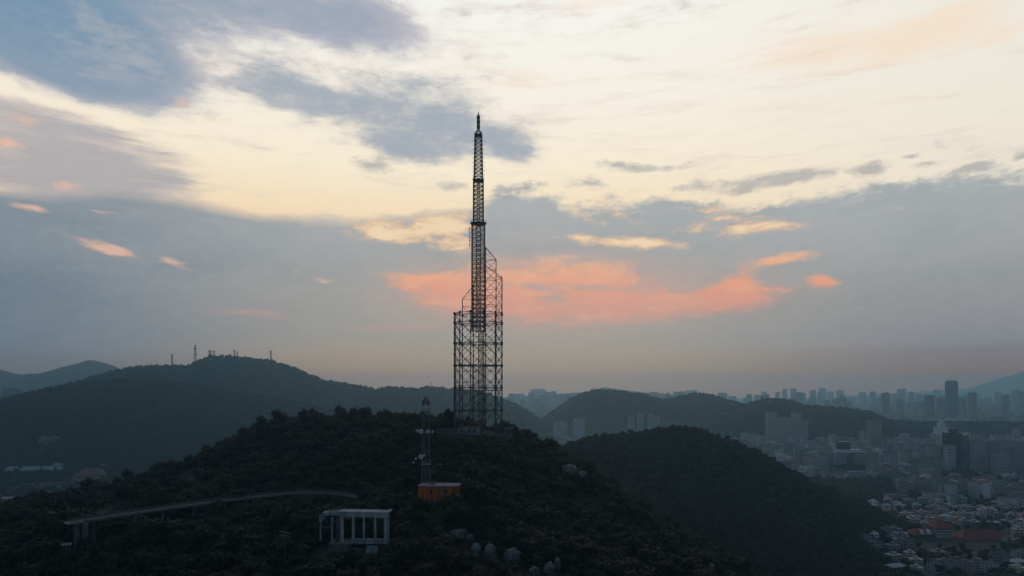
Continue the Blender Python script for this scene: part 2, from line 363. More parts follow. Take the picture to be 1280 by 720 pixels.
def grid_hill(name, X, Y, Zf, material):
    nx, ny = X.shape
    me = bpy.data.meshes.new(name)
    vs = np.stack([X, Y, Zf], 2).reshape(-1, 3); idx = np.arange(nx*ny).reshape(nx, ny)
    fs = np.stack([idx[:-1,:-1], idx[1:,:-1], idx[1:,1:], idx[:-1,1:]], 2).reshape(-1, 4)
    me.from_pydata(vs.tolist(), [], fs.tolist()); me.materials.append(material)
    me.polygons.foreach_set('use_smooth', [True]*len(me.polygons)); me.update()
    return tag(link(name, me), kind='structure')
gx, gy = np.meshgrid(np.arange(-420, 741, 5.0), np.arange(90, 1221, 5.0), indexing='ij')
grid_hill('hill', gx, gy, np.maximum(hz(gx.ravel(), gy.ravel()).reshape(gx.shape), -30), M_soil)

class Ridge:                                 # a hill given by its skyline
    def __init__(s, name, pts, Wf, Wb, material, rough=.06, seed=1, du=2.5, ny=60):
        s.px = np.array([p[0] for p in pts], float); s.py = np.array([p[1] for p in pts], float); s.Y = np.array([p[2] for p in pts], float)
        s.Wf, s.Wb, s.seed, s.rough = Wf, Wb, seed, rough
        px = np.arange(s.px[0], s.px[-1]+.1, du); t = np.concatenate([np.linspace(-1.6, 0, ny), np.linspace(0, 1.6, ny//2)[1:]])
        PX, T = np.meshgrid(px, t, indexing='ij')
        Yr = np.interp(PX, s.px, s.Y); YY = Yr + np.where(T < 0, T*Wf, T*Wb)
        XX = (PX-640)/F*Yr*(.75+.25*YY/Yr)
        s.obj = grid_hill(name, XX, YY, s.h(XX, YY), material)
        s.px_of = lambda x, y: x
    def h(s, x, y):
        u = x/y
        Yg = np.interp(640+u*F, s.px, s.Y)
        for _ in range(3):                                    # invert the sheared parametrisation
            PX = 640 + F*x/(Yg*(.75+.25*y/Yg)); Yg = np.interp(PX, s.px, s.Y)
        zr = CZ + (HY-np.interp(PX, s.px, s.py))/F*Yg
        t = np.where(y < Yg, (y-Yg)/s.Wf, (y-Yg)/s.Wb)
        z = (zr+8)*np.exp(-1.9*t*t) - 8
        sp = fbm2(x/(s.Wf*.35), y/(s.Wf*.8), s.seed, 5)
        fine = fbm2(x/60, y/60, s.seed+5, 3)
        return z + sp*zr*.75*np.clip(np.abs(t)*1.8, 0, 1)*np.exp(-1.2*t*t) + fine*zr*s.rough
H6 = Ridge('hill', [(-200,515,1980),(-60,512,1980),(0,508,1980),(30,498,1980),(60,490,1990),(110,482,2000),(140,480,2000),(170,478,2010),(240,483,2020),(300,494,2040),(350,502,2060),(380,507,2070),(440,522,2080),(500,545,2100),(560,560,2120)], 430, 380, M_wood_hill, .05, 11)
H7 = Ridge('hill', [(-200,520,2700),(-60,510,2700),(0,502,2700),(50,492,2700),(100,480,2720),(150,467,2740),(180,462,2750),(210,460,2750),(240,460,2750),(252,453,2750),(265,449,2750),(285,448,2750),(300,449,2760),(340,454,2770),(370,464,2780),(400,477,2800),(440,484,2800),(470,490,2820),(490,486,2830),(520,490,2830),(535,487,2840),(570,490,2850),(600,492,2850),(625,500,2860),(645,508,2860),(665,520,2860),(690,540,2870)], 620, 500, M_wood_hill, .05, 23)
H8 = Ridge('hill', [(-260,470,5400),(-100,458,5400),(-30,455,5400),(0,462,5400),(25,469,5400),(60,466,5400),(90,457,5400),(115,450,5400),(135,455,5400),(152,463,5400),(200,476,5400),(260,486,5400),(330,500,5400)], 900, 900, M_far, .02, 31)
H3 = Ridge('hill', [(640,540,3000),(680,526,3000),(705,507,3000),(722,497,3000),(735,492,3000),(750,490,3000),(770,491,3000),(800,495,3000),(830,503,3050),(850,498,3100),(870,494,3100),(885,495,3100),(900,500,3100),(930,508,3150),(975,520,3200),(1030,540,3200)], 700, 600, M_wood_hill, .05, 41)
H5 = Ridge('hill', [(860,540,2600),(900,516,2600),(930,509,2600),(955,502,2600),(975,501,2600),(1010,509,2600),(1060,512,2600),(1085,517,2600),(1110,527,2600),(1160,530,2620),(1220,530,2640),(1290,531,2650),(1420,532,2650)], 260, 300, M_wood_hill, .06, 43)
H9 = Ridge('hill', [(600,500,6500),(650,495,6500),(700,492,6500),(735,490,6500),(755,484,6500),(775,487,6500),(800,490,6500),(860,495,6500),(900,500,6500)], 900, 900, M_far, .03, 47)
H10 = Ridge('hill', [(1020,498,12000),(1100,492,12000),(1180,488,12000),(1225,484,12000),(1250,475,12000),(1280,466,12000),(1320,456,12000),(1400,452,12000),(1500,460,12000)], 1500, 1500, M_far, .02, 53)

# ------------------------------------------------------------------ trees
def crown_mesh(seed, H=5.2, W=2.7, n=330):
    r = random.Random(seed); mb = MB()
    lobes = [(Vector((0, 0, H*.62)), W*.72, H*.34)]
    for k in range(9):
        a = k*2.4 + r.random(); rr = W*r.uniform(.35, .68)
        lobes.append((Vector((rr*math.cos(a), rr*math.sin(a), H*r.uniform(.40, .82))), W*r.uniform(.30, .50), H*r.uniform(.13, .22)))
    for k in range(n):
        c, w, h = lobes[0] if k % 4 == 0 else r.choice(lobes)
        d = Vector((r.gauss(0,1), r.gauss(0,1), r.gauss(.15,1))).normalized(); q = r.uniform(.72, 1.08)
        p = c + Vector((d.x*w*q, d.y*w*q, d.z*h*q)); s = r.uniform(.20, .46)
        nrm = (d + Vector((r.uniform(-.6,.6), r.uniform(-.6,.6), r.uniform(-.3,.8)))).normalized()
        t = nrm.orthogonal().normalized(); t.rotate(Matrix.Rotation(r.uniform(0, 6.28), 3, nrm)); b = nrm.cross(t)
        e = s*r.uniform(.5, 1.0)
        mb.add([p + t*s, p + b*e*1.1, p - t*s*.9, p - b*e], [(0,1,2,3)])
    for c, w, h in lobes:                                     # inner shadowed mass
        M = Matrix.Translation(c) @ Matrix.Diagonal((w*.72, w*.72, h*.72, 1))
        mb.lathe([(.01,-1),(.7,-.7),(1,0),(.7,.7),(.01,1)], 7, M)
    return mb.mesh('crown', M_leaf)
def trunk_mesh(seed, H=5.2):
    r = random.Random(seed); mb = MB()
    p = Vector((0,0,-.6)); q = Vector((r.uniform(-.15,.15), r.uniform(-.15,.15), H*.42))
    mb.bar(p, q, .20, .13, 6)
    for k in range(4):
        a = k*1.6 + r.random(); mb.bar(q - Vector((0,0,.3*k)), q + Vector((math.cos(a)*1.2, math.sin(a)*1.2, H*r.uniform(.15,.32))), .09, .03, 5)
    return mb.mesh('trunk', M_bark)
CR = [crown_mesh(1), crown_mesh(2, 6.2, 2.4), crown_mesh(3, 4.4, 3.0), crown_mesh(4, 6.8, 1.9)]
TR = [trunk_mesh(1), trunk_mesh(2, 6.2), trunk_mesh(3, 4.4), trunk_mesh(4, 6.8)]

walk_pts = [(85,653),(120,648),(170,640.5),(230,632),(300,623),(350,617.5),(380,615.2),(410,615.6),(430,617.5),(448,621)]
walk = [Vector(((px-640)/F*(48*F/(py-HY)), 48*F/(py-HY), 152.0)) for px, py in walk_pts]
def seg_d(x, y, a, b):
    ax, ay, bx, by = a[0], a[1], b[0], b[1]; L2 = (bx-ax)**2+(by-ay)**2 + 1e-9
    t = np.clip(((x-ax)*(bx-ax)+(y-ay)*(by-ay))/L2, 0, 1); return np.hypot(x-ax-t*(bx-ax), y-ay-t*(by-ay))
TOWER = at(598, 539, 400)
BOULDERS = [(545,657,15,9,262),(574,667,22,12,252),(588,672,12,8,250),(560,672,12,7,250),(520,670,20,6,252),(594,689,14,20,236),(613,691,17,24,236),(640,696,22,24,234),(668,714,14,12,222),(686,711,14,20,224),(697,703,8,14,228),(595,718,14,9,222),(712,586,20,12,360),(728,592,12,7,350),(890,708,8,8,300),(652,655,10,6,275),(236,600,12,9,400),(512,618,14,5,300)]
def blocked(x, y):
    b = np.zeros(len(x), bool)
    b |= np.hypot(x-TOWER.x, y-TOWER.y) < 17
    b |= (np.abs(x-TOWER.x+8) < 16) & (y > 378) & (y < 392)
    p = at(550,621,280); b |= (np.abs(x-p.x) < 9.5) & (np.abs(y-p.y) < 9)
    b |= (np.abs(x-p.x+2) < 6.5) & (y > 262) & (y < 276)
    p = at(441,683,230); b |= (np.abs(x-p.x) < 13.5) & (y > 220) & (y < 238)
    b |= (np.abs(x-p.x-4) < 6) & (y > 214) & (y <= 220)
    for i in range(len(walk)-1): b |= seg_d(x, y, walk[i], walk[i+1]) < 4.2
    for px, py, w, h, Y in BOULDERS:
        p = at(px, py, Y); b |= (np.abs(x-p.x) < w*Y/F*.5+.6) & (y > p.y-4.5) & (y < p.y+3)
    return b
def spaced(n, x0, x1, y0, y1, d, rg):
    """jittered grid points"""
    gx_ = np.arange(x0, x1, d); gy_ = np.arange(y0, y1, d); A, B = np.meshgrid(gx_, gy_)
    A = A.ravel() + rg.uniform(-.45, .45, A.size)*d; B = B.ravel() + rg.uniform(-.45, .45, B.size)*d
    return A, B
tx, ty = spaced(0, -330, 330, 196, 470, 3.5, rng)
k = (np.abs(tx) < ty*.82+15); tx, ty = tx[k], ty[k]
tz = hz(tx, ty); k = (tz > 1) & ~blocked(tx, ty)
clear = fbm2(tx/30, ty/30, 77, 3); k &= clear > -.27
tx, ty, tz = tx[k], ty[k], tz[k]
ts = rng.uniform(.55, 1.2, len(tx))*np.where(rng.random(len(tx)) < .13, 1.55, 1.0); ti = rng.integers(0, 4, len(tx)); tr = rng.uniform(0, 6.28, len(tx))
big = rng.random(len(tx)) < .05
ts = np.where(big, rng.uniform(1.3, 1.85, len(tx)), ts*(1+.9*fbm2(tx/24, ty/24, 61, 3)))
bxy = np.stack([tx[big], ty[big]], 1); bs = ts[big]; keep = np.ones(len(tx), bool)
for i in range(0, len(tx), 1500):
    dd = np.hypot(tx[i:i+1500,None]-bxy[:,0], ty[i:i+1500,None]-bxy[:,1])
    keep[i:i+1500] = ~((dd < 2.0*bs[None,:]) & (dd > .01)).any(1)
keep |= big
tx, ty, tz, ts, ti, tr = tx[keep], ty[keep], tz[keep], ts[keep], ti[keep], tr[keep]
# nothing may rise in front of the portico, the hut or the walkway
def lower_in_front(px0, px1, pyb, Y):
    global ts
    px = 640 + F*tx/ty; top = HY - F*(tz + 5.0*ts - CZ)/ty
    kk = (px > px0-6) & (px < px1+6) & (ty < Y) & (ty > Y-60) & (top < pyb)
    ts = np.where(kk, np.clip((CZ + (HY-pyb)/F*ty - tz)/5.2, .10, 1.3), ts)
lower_in_front(398, 440, 679, 231); lower_in_front(440, 478, 686, 231); lower_in_front(478, 490, 676, 231); lower_in_front(522, 577, 619, 281); lower_in_front(560, 645, 546, 398)
for (a, b), wv in zip(zip(walk_pts, walk_pts[1:]), walk): lower_in_front(a[0], b[0], max(a[1], b[1])+5, wv.y)
for px, py, w, h, Y in BOULDERS: lower_in_front(px-w*.5, px+w*.5, py+h*.35, Y-1)
ppx = 640+F*tx/ty; ppy = HY-F*(tz-CZ)/ty
inside = (ppx > -5) & (ppx < 1285) & (ppy < 727) & (ts > .3)
order = np.argsort(-(ts/ty)*inside)
indiv = order[:290]; indiv = indiv[inside[indiv]]
rest = np.setdiff1d(np.arange(len(tx)), indiv)
def near_what(px, py):
    spots = [(440,660,'the white concrete frame'),(550,612,'the orange hut'),(613,692,'the pale boulders'),(110,655,'the landing of the grey walkway'),(260,632,'the grey walkway')]
    d, s = min((math.hypot(px-a, py-b), s) for a, b, s in spots)
    if s == 'the grey walkway': return 'on the dark slope below the grey walkway'
    if d > 160: return 'on the dark lower right slope of the near hill'
    return 'in the dark woods around ' + s
KIND = ['round crowned dark tree', 'tall bushy dark tree', 'low spreading dark tree', 'slender dark tree']
tree_protos = []
for n_, i in enumerate(indiv):
    kd = int(ti[i]); w_ = near_what(ppx[i], ppy[i])
    t = thing('tree', f'{KIND[kd]} {w_}', 'tree', (tx[i], ty[i], tz[i]-.2), float(tr[i]), 'trees ' + w_)
    t.scale = (ts[i],)*3
    c = link('crown', CR[kd], t); link('trunk', TR[kd], t); tree_protos.append((kd, c))
PROTO = [next(c for kd, c in tree_protos if kd == q) for q in range(4)]
def scatter(name, x, y, z, rz, sc, idx, label):
    me = bpy.data.meshes.new(name); me.from_pydata(np.stack([x, y, z], 1).tolist(), [], [])
    for an, tp, arr in (('rz','FLOAT',rz), ('sc','FLOAT',sc), ('idx','INT',idx)):
        a = me.attributes.new(an, tp, 'POINT'); a.data.foreach_set('value', np.asarray(arr, np.int32 if tp == 'INT' else np.float32))
    me.materials.append(M_leaf)
    o = link(name, me); tag(o, label, 'woodland', kind='stuff')
    g = bpy.data.node_groups.new('tree_scatter', 'GeometryNodeTree')
    g.interface.new_socket('Geometry', in_out='INPUT', socket_type='NodeSocketGeometry')
    g.interface.new_socket('Geometry', in_out='OUTPUT', socket_type='NodeSocketGeometry')
    N = g.nodes; L = g.links; gi = N.new('NodeGroupInput'); go = N.new('NodeGroupOutput')
    ip = N.new('GeometryNodeInstanceOnPoints'); j = N.new('GeometryNodeJoinGeometry')
    for p in PROTO:
        oi = N.new('GeometryNodeObjectInfo'); oi.inputs['Object'].default_value = p; oi.inputs['As Instance'].default_value = True
        oi.transform_space = 'ORIGINAL'; L.new(oi.outputs['Geometry'], j.inputs[0])
    def attr(nm, tp):
        a = N.new('GeometryNodeInputNamedAttribute'); a.data_type = tp; a.inputs['Name'].default_value = nm; return a.outputs['Attribute']
    cx = N.new('ShaderNodeCombineXYZ'); L.new(attr('rz','FLOAT'), cx.inputs[2])
    L.new(gi.outputs[0], ip.inputs['Points']); L.new(j.outputs[0], ip.inputs['Instance']); ip.inputs['Pick Instance'].default_value = True
    L.new(attr('idx','INT'), ip.inputs['Instance Index']); L.new(cx.outputs[0], ip.inputs['Rotation']); L.new(attr('sc','FLOAT'), ip.inputs['Scale'])
    L.new(ip.outputs[0], go.inputs[0])
    o.modifiers.new('trees', 'NODES').node_group = g
    return o
scatter('forest', tx[rest], ty[rest], tz[rest]-.2, tr[rest], ts[rest], ti[rest], 'dense dark woodland covering the near hill below the tall tower')
def forest_on(hfun, x0, x1, y0, y1, d, smin, smax, label, cond=None):
    x, y = spaced(0, x0, x1, y0, y1, d, rng); z = hfun(x, y)
    k = (z > 2) & (np.abs(x) < y*.84)
    if cond is not None: k &= cond(x, y, z)
    x, y, z = x[k], y[k], z[k]; n = len(x)
    return scatter('forest', x, y, z-.5, rng.uniform(0,6.28,n), rng.uniform(smin,smax,n), rng.integers(0,4,n), label)
sx, sy = spaced(0, -130, 110, 200, 300, 1.8, rng); szz = hz(sx, sy); k = ~blocked(sx, sy) & (np.abs(sx) < sy*.8); k |= ((sy > 211) & (sy < 221) & (np.abs(sx+53) < 9) & (rng.random(len(sx)) < .6))
sx, sy, szz = sx[k], sy[k], szz[k]; n = len(sx)
scatter('scrub', sx, sy, szz-.1, rng.uniform(0,6.28,n), rng.uniform(.16,.34,n), rng.integers(0,3,n), 'low dark scrub filling the gaps between the trees of the near slope')
forest_on(hz, 0, 720, 470, 1180, 5.0, .65, 1.6, 'dark woodland covering the rounded hill right of the tall tower')
forest_on(H6.h, -1750, 0, 1330, 2200, 12, 1.3, 2.5, 'dark bluish woodland on the long front ridge at the left')
forest_on(H7.h, -2300, 200, 2250, 2950, 16, 1.6, 3.0, 'hazy woodland on the higher ridge with the row of masts')
forest_on(H3.h, 60, 1200, 2650, 3250, 17, 1.6, 3.0, 'hazy woodland on the twin peaked hill behind the city')
forest_on(H5.h, 700, 2100, 2350, 2800, 14, 1.3, 2.4, 'hazy woodland on the low ridge crossing the city')

# ------------------------------------------------------------------ the tall broadcast tower
def lattice(mb, w0, w1, z0, z1, n, rl, rb, cx=0, cy=0, rz=0, legs=True, x=True):
    c = [(math.cos(rz+math.pi*(.25+.5*k)), math.sin(rz+math.pi*(.25+.5*k))) for k in range(4)]
    P = lambda k, t: Vector((cx+c[k%4][0]*(w0+(w1-w0)*t)*.7071, cy+c[k%4][1]*(w0+(w1-w0)*t)*.7071, z0+(z1-z0)*t))
    for k in range(4):
        if legs: mb.bar(P(k,0), P(k,1), rl)
        for i in range(n):
            a, b = i/n, (i+1)/n
            mb.bar(P(k,a), P(k+1,b), rb)
            if x: mb.bar(P(k+1,a), P(k,b), rb)
            mb.bar(P(k,b), P(k+1,b), rb)
def platform(mb, w, z, t=.35, rail=1.3, cx=0, cy=0, n=12):
    mb.lathe([(w*.5, z-t), (w*.5, z)], n, Matrix.Translation((cx, cy, 0)))
    for h in (rail*.5, rail):
        for k in range(n):
            a, b = 2*math.pi*k/n, 2*math.pi*(k+1)/n
            mb.bar((cx+w*.5*math.cos(a), cy+w*.5*math.sin(a), z+h), (cx+w*.5*math.cos(b), cy+w*.5*math.sin(b), z+h), .05)
    for k in range(n):
        a = 2*math.pi*k/n; p = Vector((cx+w*.5*math.cos(a), cy+w*.5*math.sin(a), z)); mb.bar(p, p+Vector((0,0,rail)), .06)
def broadcast_tower():
    s = 400/F; base = at(598, 541, 400)
    t = thing('broadcast_tower', 'tall dark lattice broadcast tower with stepped cage around a slender mast, on the hilltop', 'tower', base)
    z = lambda py: (541-py)*s
    RR = 14.3; ang = [R(15+30*k) for k in range(12)]
    tops = {0:347, 1:320, 2:304, 3:353, 4:371, 5:391, 6:391, 7:391, 8:391, 9:391, 10:391, 11:347}
    L = [Vector((RR*math.cos(a), RR*math.sin(a), 0)) for a in ang]
    for k in range(12):
        mb = MB(); zt = z(tops[k]); mb.bar(L[k]-Vector((0,0,5)), L[k]+Vector((0,0,zt)), .33, .27, 8)
        mb.lathe([(.9,-4),(.9,.4),(.6,.5)], 8, Matrix.Translation(L[k]))
        mb.build('leg', M_steel_dark, t)
    floors = [513, 484.5, 457, 429.5, 404, 392.5]
    for py in floors:
        mb = MB(); r_ = .30 if py > 395 else .22
        for k in range(12):
            a, b = L[k]+Vector((0,0,z(py))), L[(k+1)%12]+Vector((0,0,z(py))); mb.bar(a, b, r_)
            if py == 484.5:
                mb.bar(a+Vector((0,0,-1.8)), b+Vector((0,0,-1.8)), .2)
                for q in (0,.25,.5,.75): mb.bar(a.lerp(b,q), a.lerp(b,q+.25)+Vector((0,0,-1.8)), .12)
                for q in (.25,.5,.75): mb.bar(a.lerp(b,q), a.lerp(b,q)+Vector((0,0,1.3)), .07)
                mb.bar(a+Vector((0,0,1.3)), b+Vector((0,0,1.3)), .08)
            mb.bar(a - Vector((0,0,.5)), a + Vector((0,0,.5)), .75, n=6)
        for k in (0, 2, 3, 5, 6, 8, 9, 11):                      # spokes in to the core
            a = L[k]+Vector((0,0,z(py))); q = Vector((a.x*.2, a.y*.2, a.z)); mb.bar(a, q, .14)
        mb.build('ring_beam', M_steel_dark, t)
    for k in range(12):
        mb = MB(); A, B = L[k], L[(k+1)%12]; pa, pb = tops[k], tops[(k+1)%12]; mn = max(pa, pb)
        V = lambda P, py: P+Vector((0,0,z(py)))
        ps = [541, 513, 484.5, 457, 429.5, 404]
        for a, b in zip(ps, ps[1:]):
            m_ = (a+b)/2; C = (A+B)/2
            for q0, q1 in ((a, m_), (m_, b)):
                qc = (q0+q1)/2
                mb.bar(V(A,q0), V(B,q1), .14); mb.bar(V(B,q0), V(A,q1), .14); mb.bar(V(A,qc), V(B,qc), .10)
            for P in (A, B): mb.bar(V(P,m_)-Vector((0,0,.4)), V(P,m_)+Vector((0,0,.4)), .58, n=6)
            for f in (.25, .75):
                for q0, sg in ((a, -1), (b, 1)): mb.bar(V(A.lerp(B, f), q0), V(A if f < .5 else B, q0+sg*(b-a)*-.14*-1), .08)
        ps = [404, 392.5, 381, 369.5, 358, 347, 334, 321, 310]
        for a, b in zip(ps, ps[1:]):
            if b >= mn-1:
                C = (A+B)/2
                mb.bar(V(A,a), V(B,b), .13); mb.bar(V(B,a), V(A,b), .13); mb.bar(V(A,b), V(B,b), .14)
        if pa != pb:                                             # the stepped, sloping ends of the cage
            hi, lo = (A, B) if pa < pb else (B, A); ph, pl = min(pa,pb), max(pa,pb)
            full = (k in (1, 2, 3)); q1 = ph if full else pl-6
            mb.bar(V(lo,pl), V(hi,q1), .17)
            n = max(1, int((pl-q1)/7))
            for i in range(n):
                f0 = i/n; a0 = pl+(q1-pl)*f0; a1 = pl+(q1-pl)*(i+1)/n
                mb.bar(V(hi,a0), V(lo.lerp(hi,f0),a0), .12); mb.bar(V(hi,a1), V(lo.lerp(hi,f0),a0), .11)
        if pa < 391 or pb < 391:                                 # ties from the raised part back to the mast
            for py in (381, 369.5, 347, 334, 321):
                for P, tp in ((A, pa), (B, pb)):
                    if py >= tp: mb.bar(V(P,py), Vector((P.x*.27, P.y*.27, z(py))), .10)
            for P, tp in ((A, pa), (B, pb)):
                if tp < 391: mb.bar(V(P,tp), Vector((P.x*.26, P.y*.26, z(tp-16))), .15)
        mb.build('lattice_face', M_steel_dark, t)
    mb = MB(); lattice(mb, 7.4, 7.4, z(414), z(279), 24, .34, .15); lattice(mb, 2.6, 2.6, z(416), z(279), 20, .22, .12)
    for k in range(24):
        zz = z(414)+(z(279)-z(414))*k/24
        for q in (-1, 1): mb.bar((q*1.3,-3.7,zz), (q*1.3,3.7,zz), .13); mb.bar((-3.7,q*1.3,zz), (3.7,q*1.3,zz), .13)
    mb.build('mast_section', M_steel_dark, t)
    mb = MB(); lattice(mb, 5.7, 5.5, z(278), z(225), 10, .32, .19); lattice(mb, 1.6, 1.5, z(278), z(225), 12, .14, .09); mb.build('mast_section', M_steel_dark, t)
    mb = MB(); lattice(mb, 4.9, 3.9, z(224), z(168.5), 11, .32, .20); mb.build('mast_section', M_steel_dark, t)
    mb = MB(); lattice(mb, 3.9, 1.2, z(168), z(163), 1, .22, .12); lattice(mb, 1.2, 1.2, z(163), z(150), 5, .17, .10); mb.build('mast_top', M_steel_dark, t)
    mb = MB(); mb.bar((0,0,z(152)), (0,0,z(141)), .42, .38, 8); mb.bar((0,0,z(141)), (0,0,z(135.5)), .10, .04, 6); mb.build('antenna_spire', M_steel_dark, t)
    for k in range(3):
        for j in range(3):
            mb = MB(); a = R(30+120*k); M = Matrix.Translation((0,0,z(158.5-6*j))) @ Matrix.Rotation(a, 4, 'Z'); mb.box(.55, .95, -.35, .35, -1.2, 1.2, M); mb.build('panel_antenna', M_steel_dark, t)
    for w, py in ((9.6, 279), (6.6, 225), (4.6, 168.5)):
        mb = MB(); platform(mb, w, z(py), .5); mb.build('platform', M_steel_dark, t)
    for q in (-1, 1):
        mb = MB()
        for i in range(9):
            zz = z(219-5.4*i); x0 = q*(2.4-.05*i); mb.bar((x0,0,zz), (x0+q*1.3,0,zz), .07); mb.bar((x0+q*1.3,0,zz-.5), (x0+q*1.3,0,zz+.5), .06)
        mb.build('dipole_array', M_steel_dark, t)
    for j in range(5):
        mb = MB(); zz = z(287+5*j); mb.bar((-3.7,-2,zz), (-4.9,-2,zz), .08); mb.box(-5.15,-4.75,-2.3,-1.7,zz-.9,zz+.9); mb.build('panel_antenna', M_steel_dark, t)
    mb = MB(); lattice(mb, 2.4, 2.4, -2, z(414), 40, .18, .09, cx=1.2); mb.build('core_shaft', M_steel_dark, t)
    mb = MB(); n = 22; zs = np.linspace(-1, z(457), n+1)
    for i in range(n):
        a, b = (-2.8, 3.0) if i % 2 == 0 else (3.0, -2.8)
        for yy in (-3.2, -2.2): mb.bar((a,yy,zs[i]), (b,yy,zs[i+1]), .16); mb.bar((a,yy,zs[i]+1), (b,yy,zs[i+1]+1), .07)
        mb.box(b-.9, b+.9, -3.4, -.9, zs[i+1]-.1, zs[i+1]+.1)
    for xx in (-3.4, 3.6):
        for yy in (-3.4, -.9): mb.bar((xx,yy,-2), (xx,yy,z(457)), .14)
    mb.build('staircase', M_steel, t)
broadcast_tower()
# white equipment house and terrace under it
def gear_house():
    p = at(586, 543, 386); t = thing('equipment_house', 'low white flat roofed equipment house at the foot of the tall tower', 'building', p)
    mb = MB(); mb.box(-6, 6.2, -3, 3, -2.5, 3.9); mb.build('wall', M_deck, t)
    mb = MB(); mb.box(-6.3, 6.5, -3.3, 3.3, 3.9, 4.25); mb.box(-5.6,-3.6,-1.5,1.2,4.25,5.4); mb.build('roof', M_conc_dark, t)
    for x in (-3.6, .4, 3.4):
        mb = MB(); mb.box(x-.55, x+.55, -3.08, -2.98, 1.3, 2.6); mb.build('window', M_glass, t)
    mb = MB(); mb.box(-1.9, -.9, -3.07, -2.98, -.2, 2.1); mb.build('door', M_steel, t)
    p = at(603, 545, 380); mb = MB(); mb.box(-17, 17, -.4, .4, -4, .5)
    for k in range(12): mb.bar((-16.5+3*k,0,.5), (-16.5+3*k,0,1.6), .06)
    mb.bar((-16.5,0,1.6), (16.5,0,1.6), .06)
    tag(mb.build('terrace_wall', M_conc_dark, None, p), 'long low grey terrace wall in front of the tall tower', 'wall')
    p = at(635.5, 541, 392); t = thing('lookout_hut', 'small grey lookout hut with open square frame on its roof, right of the tall tower', 'hut', p)
    mb = MB(); mb.box(-2.6, 2.6, -2, 2, -4, 2.6); mb.build('wall', M_conc_dark, t)
    mb = MB(); mb.box(-2.9, 2.9, -2.3, 2.3, 2.6, 2.9); mb.build('roof', M_conc_dark, t)
    mb = MB()
    for x in (-.9, .9): mb.box(x-.2, x+.2, -.2, .2, 2.9, 6.2)
    mb.box(-1.2, 1.2, -.22, .22, 6.2, 6.7); mb.build('roof_frame', M_steel_dark, t)
gear_house()

# ------------------------------------------------------------------ small mast, orange hut
def dish(parent, p, rz, r):
    mb = MB(); M = Matrix.Translation(p) @ Matrix.Rotation(rz, 4, 'Z') @ Matrix.Rotation(R(90), 4, 'X')
    mb.lathe([(r*.98, .0), (r, .12), (r*.9, .35), (r*.35, .62), (.05, .68)][::-1], 14, M, cap=True)
    d = mb.build('dish', M_white, parent); mb = MB(); mb.bar(p, M @ Vector((0,0,1.7)), .08); mb.build('bracket', M_steel, d)
def relay_mast():
    Y = 284; s = Y/F; base = at(532.5, 606, Y); t = thing('relay_mast', 'slim lattice mast with white dishes and red and white top, beside the orange hut', 'mast', base)
    z = lambda py: (606-py)*s; X = lambda px: (px-532.5)*s
    w0, w1 = 3.3, 2.7
    for k in range(4):
        c = Vector((math.cos(math.pi*(.25+.5*k)), math.sin(math.pi*(.25+.5*k)), 0)); mb = MB()
        mb.bar(c*w0*.7071+Vector((0,0,-4)), c*w1*.7071+Vector((0,0,z(502))), .13, .11, 6); mb.build('leg', M_steel, t)
    mb = MB(); lattice(mb, w0, w1, z(606), z(515), 15, .1, .055, legs=False); mb.build('bracing', M_steel, t)
    mb = MB(); lattice(mb, w1, w1*.9, z(514), z(507), 2, .17, .11); mb.build('cage', M_white, t)
    mb = MB(); lattice(mb, w1*.9, w1*.75, z(507), z(500), 2, .17, .11); mb.build('cage', M_red, t)
    mb = MB(); lattice(mb, 1.6, .9, z(500), z(496), 1, .1, .08); mb.bar((0,0,z(500)), (0,0,z(488)), .07, .03, 6); mb.build('spike', M_steel, t)
    for py, w in ((514, 4.3), (541, 4.0), (580, 4.2)):
        mb = MB(); platform(mb, w, z(py), .18, 1.0, n=8); mb.build('platform', M_steel, t)
    for k in range(5):
        mb = MB(); a = R(60*k+200); M = Matrix.Translation((0,0,z(509))) @ Matrix.Rotation(a, 4, 'Z'); mb.box(1.75, 2.0, -.22, .22, -1.3, 1.3, M); mb.build('panel_antenna', M_white, t)
    for px, py, r, rz in ((522.5,538,.62,-.5),(527,539,1.05,.0),(535.5,539,.75,.4),(541,539.5,.6,1.0),(527,570.5,1.05,-.1),(531,568.5,.5,.3),(521,573,.55,-.8),(518.5,577.5,.4,-1)):
        dish(t, Vector((X(px), -1.9 if px < 530 else -1.7, z(py))), rz, r)
    mb = MB(); mb.bar((-.5,-1.4,-1), (-.5,-1.3,z(515)), .09, n=6)
    for k in range(44): mb.bar((-.5,-1.4,k*.7), (.1,-1.4,k*.7), .03)
    mb.bar((.1,-1.4,-1), (.1,-1.3,z(515)), .05); mb.build('ladder', M_steel, t)
relay_mast()
